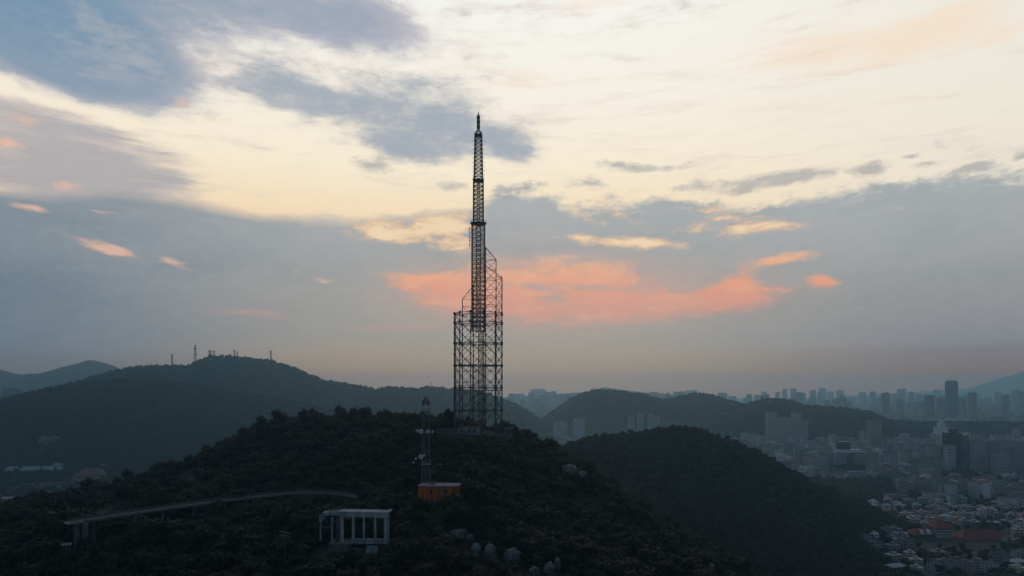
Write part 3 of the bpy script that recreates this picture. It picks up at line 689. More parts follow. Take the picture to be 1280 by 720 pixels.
def orange_hut():
    p = at(550, 620, 278); t = thing('orange_hut', 'orange hut with streaked flaring walls and blue grey flat roof', 'hut', p, R(-4))
    mb = MB(); s = 278/F
    prof = [(-4.5, 1.09, 1.07), (.1, 1.06, 1.05), (2.2, 1.03, 1.0), (4.3, 1.0, 1.0)]; W, D = 8.0, 4.4
    def ring(k): return [(-W*k,-D*k*.75),(-W*k*.9,-D*k),(W*k*.86,-D*k),(W*k,-D*k*.7),(W*k,D*k*.8),(W*k*.9,D*k),(-W*k*.9,D*k),(-W*k,D*k*.8)]
    vs = [(x, y, z) for z, k, _ in prof for x, y in ring(k)]
    mb.add(vs, [(i*8+j, i*8+(j+1)%8, (i+1)*8+(j+1)%8, (i+1)*8+j) for i in range(3) for j in range(8)])
    wl = mb.build('wall', M_orange, t)
    for x in (-5.6, -3.7, -1.9, .4, 2.3, 4.4, 6.0):               # ribs standing proud of the wall
        mb = MB(); w = .16 if x not in (.4, 2.3) else .3
        mb.add([(x-w,-D*1.075,.0),(x+w,-D*1.075,.0),(x+w,-D*1.02,4.2),(x-w,-D*1.02,4.2),(x-w,-D*1.0,0),(x+w,-D*1.0,0),(x+w,-D*.98,4.2),(x-w,-D*.98,4.2)],
               [(0,1,2,3),(0,3,7,4),(1,5,6,2),(3,2,6,7),(0,4,5,1)]); mb.build('rib', M_conc_dark if w > .2 else M_orange, t)
    for x in (-2.8, 3.3):
        mb = MB(); mb.box(x-.5, x+.5, -D*1.056, -D*1.0, 1.9, 3.1); mb.build('window', M_glass, t)
    mb = MB(); rr = ring(1.05); n = 8
    mb.add([(x, y, 4.3) for x, y in rr]+[(x, y, 4.75) for x, y in rr], [tuple(range(7,-1,-1)), tuple(range(8,16))]+[(j,(j+1)%8,8+(j+1)%8,8+j) for j in range(8)])
    mb.box(-4.2,-2.0,-1.0,1.0,4.75,5.3); rf = mb.build('roof', M_roofblue, t)
    mb = MB()
    for k in range(7):
        x = 3.4+.8*k; mb.bar((x,-4.2,4.75), (x,-4.2,5.7), .06)
    mb.bar((3.4,-4.2,5.7), (8.2,-4.2,5.7), .07); mb.build('railing', M_white, t)
    mb = MB(); mb.box(-9.6, 4.2, -5.6, -4.9, -3.5, -.9); mb.build('plinth', M_conc_dark, t)
orange_hut()

# ------------------------------------------------------------------ white concrete frame
def portico():
    Y = 230; s = Y/F; o = at(441, 683, Y); t = thing('concrete_frame', 'white open concrete frame of columns under a thick flat beam, on the lower slope', 'pavilion', o)
    X = lambda px: (px-441)*s; Z = lambda py: (683-py)*s
    zt = Z(640); zb = Z(646); x0, x1 = X(427), X(485.5)
    dy = lambda x: -.0 - (x-x0)*.10                                # the frame turns slightly towards us at its right end
    def col(px, w, d, z0, z1, yb=0.0, name='column', mt=M_conc):
        mb = MB(); x = X(px); y = dy(x)+yb; mb.box(x-w, x+w, y, y+d, z0, z1); mb.box(x-w*1.25, x+w*1.25, y-.12, y+d+.12, z0, z0+.5); return mb.build(name, mt, t)
    for px, w in ((427,.46),(441.5,.36),(455,.28),(469.5,.34),(482.5,.42)): col(px, w, .9, Z(678), zb)
    for px in (484,): col(px, .28, .5, Z(678), zb+.2, 3.3)
    mb = MB()
    def slab(y0, y1, za, zc, xa, xb):
        v = [(xa,dy(xa)+y0,za),(xb,dy(xb)+y0,za),(xb,dy(xb)+y1,za),(xa,dy(xa)+y1,za)]; v += [(a,b,zc) for a,b,_ in v]
        mb.add(v, [(3,2,1,0),(4,5,6,7),(0,1,5,4),(1,2,6,5),(2,3,7,6),(3,0,4,7)])
    slab(-.35, 1.25, zb, zt, x0-.7, x1); slab(3.2, 4.1, zb+.2, zt-.05, x0-.7, x1)
    b_ = mb.build('beam', M_conc, t)
    mb = MB(); slab(-.6, 4.4, zt, zt+.26, x0-.9, x1+.5); mb.build('roof_slab', M_conc, t)
    mb = MB(); mb.box(x1-.3, x1+.9, dy(x1)-.7, dy(x1)+4.5, zt+.26, zt+.5); mb.build('end_cap', M_conc, t)
    # the arched wing on the left
    for yb in (0, 3.4):
        mb = MB(); pts = [(427,640),(412,640.2),(405,641),(401.2,643.5),(398.6,648),(398.2,652)]
        for (a, b), (c, d) in zip(pts, pts[1:]):
            A = Vector((X(a), yb, Z(b))); B = Vector((X(c), yb, Z(d))); q = (B-A).normalized(); nn = Vector((q.z,0,-q.x))*1.15
            if nn.z > 0 or nn.x < 0: nn = -nn
            v = [A,B,B+nn,A+nn]; v = v+[p+Vector((0,.8,0)) for p in v]
            mb.add(v, [(0,1,2,3),(7,6,5,4),(0,4,5,1),(1,5,6,2),(2,6,7,3),(3,7,4,0)])
        mb.build('arched_beam', M_conc, t)
    mb = MB(); mb.box(X(402), X(427)-.72, .2, 4.0, Z(643.6), Z(641.5)); mb.build('wing_slab', M_conc, t)
    col(399.6, .22, .5, Z(676), Z(651.5)); col(414.5, .33, .6, Z(680), Z(646.5))
    mb = MB(); mb.box(X(417), X(426)-.3, 3.0, 3.5, Z(680), Z(650)); mb.build('back_wall', M_conc_dark, t)
    mb = MB(); mb.box(X(440), X(476), -1.2, -.7, Z(684), Z(673.5)); mb.box(X(440)-.2, X(476)+.2, -1.35, -.55, Z(673.5), Z(672.6)); mb.build('parapet', M_conc, t)
    mb = MB(); mb.box(X(411), X(488), -1.2, 7.0, -6, Z(679)); mb.build('floor', M_conc_dark, t)
    mb = MB()
    for k in range(4): mb.box(X(460), X(474), -2.1-.55*k, -1.6-.55*k, -6, Z(680.5+1.6*k))
    mb.build('steps', M_conc, t)
    mb = MB(); mb.box(X(388), X(440), -5.5, -4.2, -8, Z(695)); mb.box(X(372), X(410), -9.5, -6.5, -12, Z(704)); 
    tag(mb.build('retaining_wall', M_conc_dark, None, o), 'low stained grey retaining wall below the white concrete frame', 'wall')
portico()

# ------------------------------------------------------------------ walkway on piers
def walkway():
    t = thing('walkway', 'long curving grey elevated walkway on piers crossing the dark slope', 'walkway', walk[0])
    o = walk[0]; W = 1.75; n = 90
    cum = [0]
    for a, b in zip(walk, walk[1:]): cum.append(cum[-1]+(b-a).length)
    def pt(d): 
        for i in range(len(walk)-1):
            if d <= cum[i+1]+1e-6: return walk[i].lerp(walk[i+1], (d-cum[i])/(cum[i+1]-cum[i]))
        return walk[-1]
    P = [pt(cum[-1]*i/n) for i in range(n+1)]
    P = [P[0]] + [(P[i-1]+P[i]*2+P[i+1])/4 for i in range(1, n)] + [P[-1]]
    T = [(P[min(i+1,n)]-P[max(i-1,0)]).normalized() for i in range(n+1)]; Nn = [Vector((-q.y, q.x, 0)) for q in T]
    def strip(mb, off, w, z0, z1):
        vs = []
        for i in range(n+1):
            for sgn, zz in ((-1,z0),(1,z0),(1,z1),(-1,z1)): vs.append(P[i]-o+Nn[i]*(off+sgn*w)+Vector((0,0,zz)))
        mb.add(vs, [(4*i+k, 4*i+(k+1)%4, 4*i+4+(k+1)%4, 4*i+4+k) for i in range(n) for k in range(4)]+[(0,1,2,3),(4*n+3,4*n+2,4*n+1,4*n)])
    mb = MB(); strip(mb, 0, W, -.35, 0); strip(mb, 0, W*.4, -.85, -.35); mb.build('deck', M_deck, t)
    for sgn in (-1, 1):
        mb = MB(); strip(mb, sgn*W, .08, 1.05, 1.18); strip(mb, sgn*W, .04, .55, .62); strip(mb, sgn*(W-.12), .12, 0, .28)
        for i in range(0, n+1): q = P[i]-o+Nn[i]*sgn*W; mb.bar(q, q+Vector((0,0,1.1)), .05)
        mb.build('railing', M_steel, t)
    for i in range(6, n-4, 9):
        h = hz1(P[i].x, P[i].y)
        if h < P[i].z-1.6:
            mb = MB(); q = P[i]-o; mb.bar(q+Vector((0,0,-.85)), (q.x,q.y,h-1-o.z), .55, .7, 8); mb.bar(q-Nn[i]*1.4+Vector((0,0,-1.1)), q+Nn[i]*1.4+Vector((0,0,-1.1)), .3); mb.build('pier', M_conc_dark, t)
    for i in range(4, n, 8):
        mb = MB(); q = P[i]-o+Nn[i]*W; mb.bar(q, q+Vector((0,0,3.2)), .05); mb.bar(q+Vector((0,0,3.2)), q+Vector((0,0,3.2))-Nn[i]*.7, .06); mb.build('lamp_post', M_steel, t)
    # landing at the left end
    q = P[0]; mb = MB(); mb.lathe([(2.9,-.5),(3.1,-.1),(3.1,0.02)], 14, Matrix.Translation(q-o+Vector((1.5,1,0)))); mb.build('landing', M_deck, t)
    h = hz1(q.x+4, q.y)
    for dx in (3.0, 6.0):
        mb = MB(); mb.box(dx-.6, dx+.6, -.6, 1.0, h-2-o.z, -.36); mb.build('pier', M_conc_dark, t)
    # thin branch stair climbing away behind the landing
    a = at(104, 650, 268); b = at(150, 634, 300); mb = MB(); L = (b-a).length
    d = (b-a).normalized(); nn = Vector((-d.y, d.x, 0)).normalized()
    for sgn in (-.7, .7): mb.bar(a+nn*sgn, b+nn*sgn, .22); mb.bar(a+nn*sgn+Vector((0,0,1)), b+nn*sgn+Vector((0,0,1)), .08)
    for k in range(40): c = a.lerp(b, k/39); mb.bar(c-nn*.7+Vector((0,0,.2)), c+nn*.7+Vector((0,0,.2)), .12)
    for k in range(0, 40, 5): c = a.lerp(b, k/39); mb.bar(c, c-Vector((0,0,4)), .09)
    tag(mb.build('stairway', M_steel), 'thin pale stairway branching off behind the landing of the walkway', 'stairs')
    a = at(86, 653, 257); b = at(52, 659, 250); mb = MB(); nn = Vector((0,1,0))
    for sgn in (-.7, .7): mb.bar(a+nn*sgn, b+nn*sgn, .2); mb.bar(a+nn*sgn+Vector((0,0,1)), b+nn*sgn+Vector((0,0,1)), .08)
    for k in range(9): c = a.lerp(b, k/8); mb.bar(c, c-Vector((0,0,4)), .10)
    tag(mb.build('footpath', M_steel), 'thin pale raised footpath leading left from the landing of the walkway', 'footpath')
walkway()

# ------------------------------------------------------------------ boulders and small things on the slope
def boulder(px, py, w, h, Y, label, seed, name='boulder'):
    s = Y/F; p = at(px, py, Y); r = random.Random(seed); bm = bmesh.new(); bmesh.ops.create_icosphere(bm, subdivisions=4, radius=1)
    wx, wz = w*s*.5, h*s*.56; ph = [r.uniform(0,9) for _ in range(4)]
    for v in bm.verts:
        d = v.co.normalized(); a = np.array([d.x*1.6+ph[0]]); b = np.array([d.y*1.6+d.z*1.9+ph[1]])
        k = 1+.55*float(fbm2(a, b, seed, 4)[0]) + .12*math.sin(d.x*5+ph[2])*math.sin(d.z*4+ph[3]) - .16*max(0, 1-abs(float(fbm2(a*1.7+3, b*1.7, seed+9, 3)[0]))*14)
        v.co = Vector((d.x*wx*k, d.y*wx*.85*k, d.z*wz*k))
    me = bpy.data.meshes.new(name); bm.to_mesh(me); bm.free(); me.materials.append(M_rock)
    for f in me.polygons: f.use_smooth = True
    o = link(name, me, None, p - Vector((0,0,wz*.12))); o.rotation_euler = (r.uniform(-.2,.2), r.uniform(-.25,.25), 0)
    return tag(o, label, name)
BL = ['flat pale rock slab between the orange hut and the boulders', 'broad pale rock outcrop above the standing boulders', 'small rounded rock right of the broad rock outcrop', 'small rounded rock left of the broad rock outcrop', 'thin flat rock ledge right of the white concrete frame',
      'leaning pale boulder, left one of the standing pair', 'tall pale boulder with flat top, right one of the standing pair', 'big arched pale boulder right of the standing pair', 'square grey rock low on the slope left of the pointed boulder', 'pointed pale boulder at the bottom of the slope', 'slim rock leaning behind the pointed boulder', 'low rounded rock below the standing pair of boulders',
      'pale bare rock on the right shoulder of the near hill', 'smaller bare rock below the shoulder rock', 'lone pale rock in the dark woods at the lower right', 'small rock among trees above the arched boulder', 'pale rock face on the left flank of the near hill', 'flat pale rock left of the orange hut']
for i, (b, l) in enumerate(zip(BOULDERS, BL)): boulder(*b, l, 100+i)
def utility_pole():
    Y = 222; s = Y/F; p = at(357, 697, Y); t = thing('utility_pole', 'thin utility pole with two pale crossarms left of the white concrete frame', 'pole', p)
    mb = MB(); mb.bar((0,0,-4), (-.4,0,33*s), .16, .1, 8); mb.build('pole', M_steel, t)
    for zz in (27.5*s, 31.5*s):
        mb = MB(); mb.bar((-2,0,zz+.25), (1.4,0,zz-.35), .17); mb.build('crossarm', M_steel, t)
utility_pole()
def small_shelter(px, py, Y, r, label, dome):
    p = at(px, py, Y); t = thing('shelter', label, 'shelter', p); mb = MB()
    if dome: mb.lathe([(r, 0), (r*.98, r*.4), (r*.75, r*.85), (r*.4, r*1.1), (.05, r*1.2)], 16); mb.build('roof', M_conc, t)
    else: mb.lathe([(r, 0), (r, .35), (r*.62, .5), (r*.62, .1)], 18, cap=False); mb.build('roof', M_conc, t)
    mb = MB()
    for k in range(6): a = k*math.pi/3; mb.bar((r*.6*math.cos(a), r*.6*math.sin(a), -2.5), (r*.6*math.cos(a), r*.6*math.sin(a), .1), .14)
    mb.build('posts' if False else 'post_ring', M_conc_dark, t)
small_shelter(83, 681, 236, 1.6, 'small ring roofed shelter in the dark woods below the walkway landing', False)
small_shelter(228, 621, 330, 1.8, 'small pale domed shelter among trees above the walkway', True)

# ------------------------------------------------------------------ masts on the far ridge
def ridge_mast(px, py0, py1, wpx, Y, hill, label, kind=0):
    s = Y/F; x = (px-640)*s; z0 = float(hill.h(np.array([x]), np.array([float(Y)]))[0]); zt = CZ+(HY-py1)*s
    t = thing('radio_mast', label, 'mast', (x, Y, z0-2)); H = zt-z0+2; mb = MB()
    lattice(mb, wpx*s*.75, wpx*s*.3, 0, H*.86, max(4, int(H/7)), .42, .22); mb.build('frame', M_steel_dark, t)
    mb = MB(); mb.bar((0,0,H*.86), (0,0,H), .45, .2, 6); mb.build('spike', M_steel_dark, t)
    for f in ((.45, .7) if kind else (.8,)):
        mb = MB(); mb.lathe([(wpx*s*.55, 0), (wpx*s*.6, 1.6), (wpx*s*.5, 1.8)], 8, Matrix.Translation((0,0,H*f))); mb.build('platform', M_steel_dark, t)
for a in ((215,458,440,3.2,2750,H7,'thin radio mast furthest left on the hazy left ridge'),(244,455,427,4.2,2750,H7,'tallest radio mast on the hazy left ridge',1),(262.5,450,435.5,5.0,2755,H7,'thick stubby radio mast just right of the tallest ridge mast',1),
          (267.5,450,437,3.0,2765,H7,'thin mast touching the thick stubby ridge mast'),(293,449,436,2.6,2760,H7,'short thin mast behind the domed house on the ridge'),(296.5,449,438.5,2.2,2770,H7,'shortest mast beside the domed house on the ridge'),(338.5,454,436,3.0,2770,H7,'lone thin radio mast furthest right on the hazy left ridge'),
          (538.5,488,477.5,1.6,2840,H7,'tiny mast on the ridge between the left hills and the tall tower'),(743,491,483.5,2.0,3000,H3,'tiny mast on the twin peaked hill right of the tall tower')): ridge_mast(*a)
def domed_house():
    s = 2755/F; x = (287.5-640)*s; z0 = float(H7.h(np.array([x]), np.array([2755.]))[0]); t = thing('ridge_house', 'small domed radar house on the crest of the left ridge', 'building', (x, 2755, z0-2))
    mb = MB(); mb.box(-11, 11, -7, 7, -4, 11); mb.build('wall', M_conc_dark, t)
    mb = MB(); mb.lathe([(5, 11), (5.6, 14), (4.6, 17.5), (2.5, 19.6), (.2, 20.2)], 14); mb.build('dome', M_conc, t)
domed_house()

# ------------------------------------------------------------------ left valley
def hit(px, py, surf=None, Y0=900, Y1=2600):
    surf = surf or (lambda x, y: np.maximum(H6.h(x, y), 0))
    Y = np.arange(Y0, Y1, 2.0); x = (px-640)/F*Y; z = CZ+(HY-py)/F*Y; k = np.nonzero(z <= surf(x, Y))[0]
    i_ = k[0] if len(k) else len(Y)-1
    return Vector((x[i_], Y[i_], z[i_]))
def left_valley():
    p = hit(44, 590); s = p.y/F; t = thing('long_shed', 'long low shed with pale blue roof in the valley at the left', 'shed', p, R(5)); W = 31*s
    mb = MB(); mb.box(-W, W, -14, 14, -12, 6); mb.build('wall', M_conc_dark, t)
    bl = mat('blue_sheet_roof', (.20,.36,.46), .5, var=.25, vscale=.1)
    mb = MB(); mb.add([(-W-2,-16,5.5),(W+2,-16,5.5),(W+2,16,5.5),(-W-2,16,5.5),(-W,0,13),(W,0,13)], [(0,1,5,4),(2,3,4,5),(0,4,3),(1,2,5)]); mb.build('roof', bl, t)
    p = hit(73, 584.5); t = thing('long_shed', 'short blue roofed shed behind the right end of the long shed', 'shed', p, R(-20))
    mb = MB(); mb.box(-10, 10, -7, 7, -8, 7); mb.build('wall', M_conc_dark, t); mb = MB(); mb.add([(-11,-8,6.5),(11,-8,6.5),(11,8,6.5),(-11,8,6.5),(-11,0,10),(11,0,10)], [(0,1,5,4),(2,3,4,5),(0,4,3),(1,2,5)]); mb.build('roof', bl, t)
    def cliff(px, py, w, h, Y, label, seed):
        p = hit(px, py) if Y > 500 else at(px, py, Y); s = p.y/F; bm = bmesh.new(); bmesh.ops.create_icosphere(bm, subdivisions=5, radius=1)
        for v in bm.verts:
            d = v.co.normalized(); k = 1+.9*float(fbm2(np.array([d.x*2.2+seed]), np.array([d.z*2.4+d.y*2]), seed, 5)[0])
            v.co = Vector((d.x*w*s*.5*k, d.y*w*s*.3*k, d.z*h*s*.6*k))
        me = bpy.data.meshes.new('cliff'); bm.to_mesh(me); bm.free(); me.materials.append(M_earth)
        tag(link('cliff', me, None, p), label, 'cliff')
    cliff(112, 601, 40, 24, 900, 'bare orange brown cliff face in the left valley', 3)
    cliff(62, 552, 26, 11, 1250, 'small reddish bare scar on the wooded front ridge', 5)
    cliff(186, 606, 14, 12, 405, 'brown bare rock face on the left foot of the near hill', 8)
    for px, py, Y, w, l in ((8,623,1150,20,'cluster house with pale roof at the left edge of the valley'),(22,628,1050,14,'pale roofed house right of the edge house in the valley'),(75,617,1150,12,'small white roofed hut below the orange brown cliff'),(132,580,1640,10,'small pale house right of the blue sheds')):
        p = hit(px, py+3); t = thing('house', l, 'house', p, R(15)); s = p.y/F*w*.5
        mb = MB(); mb.box(-s, s, -s*.7, s*.7, -6, 5); mb.build('wall', M_conc_dark, t); mb = MB(); mb.box(-s*1.05, s*1.05, -s*.75, s*.75, 5, 5.6); mb.build('roof', M_conc, t)
    p = at(16, 500, 3300); t = thing('apartment_building', 'dark blocky apartment building with stepped top at the far left', 'building', p)
    s = 3300/F; mb = MB(); mb.box(-11*s, 11*s, -14, 14, -160, 13*s); mb.build('wall', M_conc_dark, t)
    mb = MB(); mb.box(-9*s, -2*s, -10, 10, 13*s, 15.5*s); mb.box(2*s, 8*s, -10, 10, 13*s, 14.6*s); mb.build('roof', M_conc_dark, t)
    # road strip low on the left
    mb = MB(); xs = np.linspace(-5, 175, 60); P = []
    for px in xs:
        Y = 560+ (px*.2); x = (px-640)/F*Y; P.append((x, Y, max(hz1(x, Y), 0)+.5))
    vs = []
    for x, y, z in P: vs += [(x, y-4, z), (x, y+4, z)]
    mb.add(vs, [(2*i, 2*i+2, 2*i+3, 2*i+1) for i in range(len(P)-1)])
    tag(mb.build('road', M_earth), kind='structure')
left_valley()
def valley_trees():
    x, y = spaced(0, -1400, -520, 900, 1800, 11, rng); z = np.maximum(H6.h(x, y), 0); px = 640+F*x/y
    k = (px > -30) & (px < 330) & (fbm2(x/70, y/70, 12, 3) > -.12)
    p = hit(44, 590); k &= ~((np.abs(x-p.x) < 75) & (np.abs(y-p.y+10) < 40))
    for a, b in ((8,626),(22,631),(75,620),(132,583),(73,584.5)):
        p = hit(a, b); k &= (np.hypot(x-p.x, y-p.y+6) > 22)
    for a, b in ((112,599),(62,551)):
        p = hit(a, b); k &= ~((np.abs(x-p.x) < 38) & (y > p.y-90) & (y < p.y+8))
    x, y, z = x[k], y[k], z[k]; n = len(x)
    scatter('forest', x, y, z-.4, rng.uniform(0,6.28,n), rng.uniform(1.0,2.2,n), rng.integers(0,4,n), 'dark trees over the valley floor at the left below the wooded ridges')
valley_trees()

# ------------------------------------------------------------------ city
PAINT = {'pale grey': (.54,.55,.56), 'cream': (.64,.58,.49), 'pinkish': (.58,.41,.37), 'dull grey': (.36,.36,.38), 'white': (.78,.78,.79), 'brown': (.38,.26,.20), 'blue grey': (.36,.42,.48), 'blue glass': (.10,.22,.33)}
MW = {k: mat('wall_' + k.replace(' ', '_'), v, .85, var=.22, vscale=.06, stretch=(1,1,.4)) for k, v in PAINT.items()}
M_win = mat('window_glass', (.045,.055,.065), .3, var=.5, vscale=.25)
M_roofgrey = mat('flat_roof', (.26,.26,.26), .9, c2=(.14,.14,.14), vscale=.12)
M_roofred = mat('red_tile_roof', (.42,.09,.075), .8, c2=(.24,.075,.065), vscale=.2)
M_rooftan = mat('tan_tile_roof', (.27,.20,.15), .85, c2=(.16,.12,.10), vscale=.2)
M_sheet = mat('pale_sheet_roof', (.55,.57,.60), .5, var=.2, vscale=.2)
def wall_mb(w, d, h, fh=3.3, bay=4.0, cross=False):
    mb = MB(); mb.cur = 1; mb.box(-w/2+.3, w/2-.3, -d/2+.3, d/2-.3, -4, h-.1); mb.cur = 0
    n = max(1, round(h/fh)); fh = h/n
    for i in range(n+1):
        z0 = i*fh - (.75 if i else 4); z1 = min(i*fh + .75, h)
        mb.box(-w/2, w/2, -d/2, d/2, z0, z1)
    for q in (-1, 1):
        k = max(1, round(w/bay))
        for i in range(k+1):
            x = -w/2+.45+(w-.9)*i/k; mb.box(x-.42, x+.42, q*(d/2-.16)-.2, q*(d/2-.16)+.2, 0, h-.02)
        k = max(1, round(d/bay))
        for i in range(k+1):
            y = -d/2+.45+(d-.9)*i/k; mb.box(q*(w/2-.17)-.2, q*(w/2-.17)+.2, y-.42, y+.42, 0, h-.02)
    return mb
def flat_roof_mb(w, d, h, r):
    mb = MB(); mb.box(-w/2+.1, w/2-.1, -d/2+.1, d/2-.1, h, h+.25)
    for a in ((-w/2,w/2,-d/2,-d/2+.3),(-w/2,w/2,d/2-.3,d/2),(-w/2,-w/2+.3,-d/2+.3,d/2-.3),(w/2-.3,w/2,-d/2+.3,d/2-.3)): mb.box(*a, h, h+1.1)
    x = r.uniform(-.25,.2)*w; mb.box(x, x+w*.25, -d*.2, d*.2, h+.25, h+3.4)
    x = r.uniform(-.4,.3)*w; mb.box(x, x+2.2, d*.22, d*.22+2, h+.25, h+2.2)
    return mb
def hip_roof_mb(w, d, h, rise, over=.7, ridge=.5):
    mb = MB(); W, D = w/2+over, d/2+over; rx = W*ridge
    mb.add([(-W,-D,h),(W,-D,h),(W,D,h),(-W,D,h),(-rx,0,h+rise),(rx,0,h+rise),(-W,-D,h-.35),(W,-D,h-.35),(W,D,h-.35),(-W,D,h-.35)],
           [(0,1,5,4),(1,2,5),(2,3,4,5),(3,0,4),(9,8,7,6),(6,7,1,0),(7,8,2,1),(8,9,3,2),(9,6,0,3)]); return mb
def make_block(name, paint, w, d, h, r, roof='flat', fh=3.3, bay=4.0):
    wall = wall_mb(w, d, h, fh, bay).mesh('wall', [MW[paint], M_win])
    if roof == 'flat': rf = flat_roof_mb(w, d, h, r).mesh('roof', M_roofgrey)
    else: rf = hip_roof_mb(w, d, h, min(w,d)*.28, ridge=.45).mesh('roof', {'red': M_roofred, 'tan': M_rooftan, 'sheet': M_sheet}[roof])
    return dict(name=name, paint=paint, wall=wall, roof=rf, rk=roof, w=w, d=d, h=h)
rb = random.Random(5)
HOUSES = [make_block('house', p, w, d, h, rb, rf) for p, w, d, h, rf in (('brown',13,10,9,'tan'),('pale grey',12,11,12,'flat'),('cream',14,10,9,'tan'),('pinkish',12,12,13,'flat'),('dull grey',16,11,8,'sheet'),('white',11,10,12,'flat'),('brown',15,10,7,'red'),('dull grey',13,13,15,'flat'))]
BLOCKS = [make_block('apartment_block', p, w, d, h, rb) for p, w, d, h in (('pale grey',30,15,24),('cream',24,16,21),('pinkish',34,15,27),('dull grey',26,18,30),('white',22,16,24),('blue grey',36,16,22),('pale grey',20,18,42),('pinkish',20,17,38),('cream',22,18,50),('dull grey',28,20,34),('white',18,16,33),('brown',30,14,20))]
TOWERS = [make_block('tower_block', p, w, d, h, rb, fh=3.6, bay=5) for p, w, d, h in (('pale grey',26,22,90),('dull grey',30,20,80),('blue grey',24,24,110),('pinkish',22,20,75),('cream',40,16,70),('dull grey',20,20,100))]
def place(pr, x, y, z, rz, sc, label, cat, group=None, name=None):
    t = thing(name or pr['name'], label, cat, (x, y, z), rz, group); t.scale = sc
    link('wall', pr['wall'], t); link('roof', pr['roof'], t); return t
LM = [(1225,672,'the red roofed hall'),(1179,660,'the red roofed tower'),(1228,616,'the white banded tower'),(1199,560,'the dark glass tower'),(1179,533,'the tiered crown tower'),(1060,572,'the wide white slab'),(985,530,'the twin pale towers'),(1095,537,'the pink tower'),(1265,575,'the grey slab row'),(1250,652,'the white domed tanks')]
used_boxes = []                              # px0, px1, py0, py1 of named buildings: keep others from covering them
def reserve(px0, px1, py_top, py_base, Y): used_boxes.append((px0, px1, py_top, py_base, Y))
def on_px(px, py_base, Y=None):
    Y = Y or CZ*F/(py_base-HY); return (px-640)/F*Y, Y
def named(name, label, paint, px0, px1, py_top, Y, depth, roof='flat', rz=0, fh=3.3, bay=4.0, cat='building', py_vis=None, z0=0):
    s = Y/F; w = (px1-px0)*s/(math.cos(rz)); h = CZ+(HY-py_top)*s-z0; x = ((px0+px1)/2-640)*s
    pr = make_block(name, paint, w, depth, h, rb, roof, fh, bay); t = place(pr, x, Y+depth/2, z0, rz, (1,1,1), label, cat)
    reserve(px0, px1, py_top, py_vis or (HY+(CZ-z0)/s), Y); return t, w, h
# landmarks
t, w, h = named('skyscraper', 'slim blue glass skyscraper rising highest above the far skyline', 'blue glass', 1186.5, 1197.5, 477, 4000, 40, fh=4.5, bay=6, cat='skyscraper', py_vis=522)
mb = MB(); mb.box(-w*.4, w*.4, -14, 14, h+1, h+8); mb.build('crown', MW['blue grey'], t)
named('skyscraper', 'shorter blue tower block tucked against the blue glass skyscraper', 'blue grey', 1196, 1203, 496, 4600, 36, fh=4.5, cat='skyscraper', py_vis=522)
Y = 1640
t = thing('office_tower', 'dark glass office tower with paler blue right side', 'office tower', ((1199-640)/F*Y, Y, 0)); s = Y/F; h = CZ-(541-HY)*s
M_gl2 = mat('blue_glass', (.06,.10,.13), .25, var=.4, vscale=.06); M_gl1 = mat('black_glass', (.016,.020,.026), .2, var=.3, vscale=.05)
mb = MB(); mb.box(-13*s, 3.5*s, 0, 26, -3, h)
for k in range(26): mb.box(-13*s-.1, 3.5*s+.1, -.1, 26.1, k*h/26, k*h/26+.5)
mb.build('glass_shaft', M_gl1, t)
mb = MB(); mb.box(3.6*s, 12.5*s, 2, 26, -3, h-3*s)
for k in range(26): mb.box(3.6*s, 12.5*s+.15, 1.9, 26.1, k*(h-3*s)/26, k*(h-3*s)/26+.6)
mb.build('glass_wing', M_gl2, t)
mb = MB(); mb.box(-7*s, 1*s, 5, 20, h, h+5*s); mb.build('penthouse', M_gl1, t); reserve(1186, 1212, 536, 588, Y)
named('office_tower', 'narrow white banded tower standing before the dark glass office tower', 'white', 1184, 1194.5, 557, 1600, 14, fh=3.6, bay=20, cat='office tower', py_vis=590)
Y = 2050; s = Y/F
t = thing('crown_tower', 'white tower with tiered pagoda like crown and spire', 'tower', ((1180-640)/F*Y, Y, 0)); h = CZ+(HY-543)*s
wall_mb(13*s, 26, h).build('wall', [MW['white'], M_win], t)
mb = MB()
for w_, a, b in ((13,543,534),(7,534,529),(3.6,529,525)):
    mb.box(-w_*s/2, w_*s/2, 13-w_*s*.45, 13+w_*s*.45, CZ+(HY-a)*s, CZ+(HY-b)*s-.8); mb.box(-w_*s*.53, w_*s*.53, 13-w_*s*.48, 13+w_*s*.48, CZ+(HY-b)*s-.8, CZ+(HY-b)*s)
mb.build('crown', M_white, t); mb = MB(); mb.bar((0,13,CZ+(HY-524)*s), (0,13,CZ+(HY-519)*s), .9, .3, 8); mb.build('spire', M_conc_dark, t); reserve(1172, 1188, 519, 556, Y)
Y = 1720; s = Y/F
t = thing('office_slab', 'wide white banded office slab with dark box on its roof', 'office block', ((1059-640)/F*Y, Y, 0)); h = CZ-(565-HY)*s
wall_mb(38*s, 30, h, 4.2, 60).build('wall', [MW['white'], M_win], t)
mb = MB(); mb.box(-4*s, 4*s, -15.3, -15.05, 4, h-4); mb.build('glass_bay', M_win, t)
mb = MB(); mb.box(-20*s, 20*s, -16, 16, h, h+1.2); mb.box(-14*s, 15*s, -13, 13, h+1.2, h+2.6*s); mb.box(-15*s, 16*s, -13.6, 13.6, h+2.6*s, h+3.4*s); mb.build('roof', MW['white'], t)
mb = MB(); mb.box(-11.5*s, 1.5*s, -9, 9, h+3.4*s, h+13*s); mb.build('plant_box', M_gl1, t); reserve(1038, 1080, 552, 590, Y)
for px0, px1, pt, l in ((960,971.5,516,'left one of the twin pale towers on the low ridge'),(992,1003,516.5,'right one of the twin pale towers on the low ridge'),(972,992,522,'lower pale slab joining the twin pale towers'),(1003.5,1010,525,'short pale block against the right twin tower')): named('tower_block', l, 'cream', px0, px1, pt, 2250, 24, cat='apartment tower', py_vis=545)
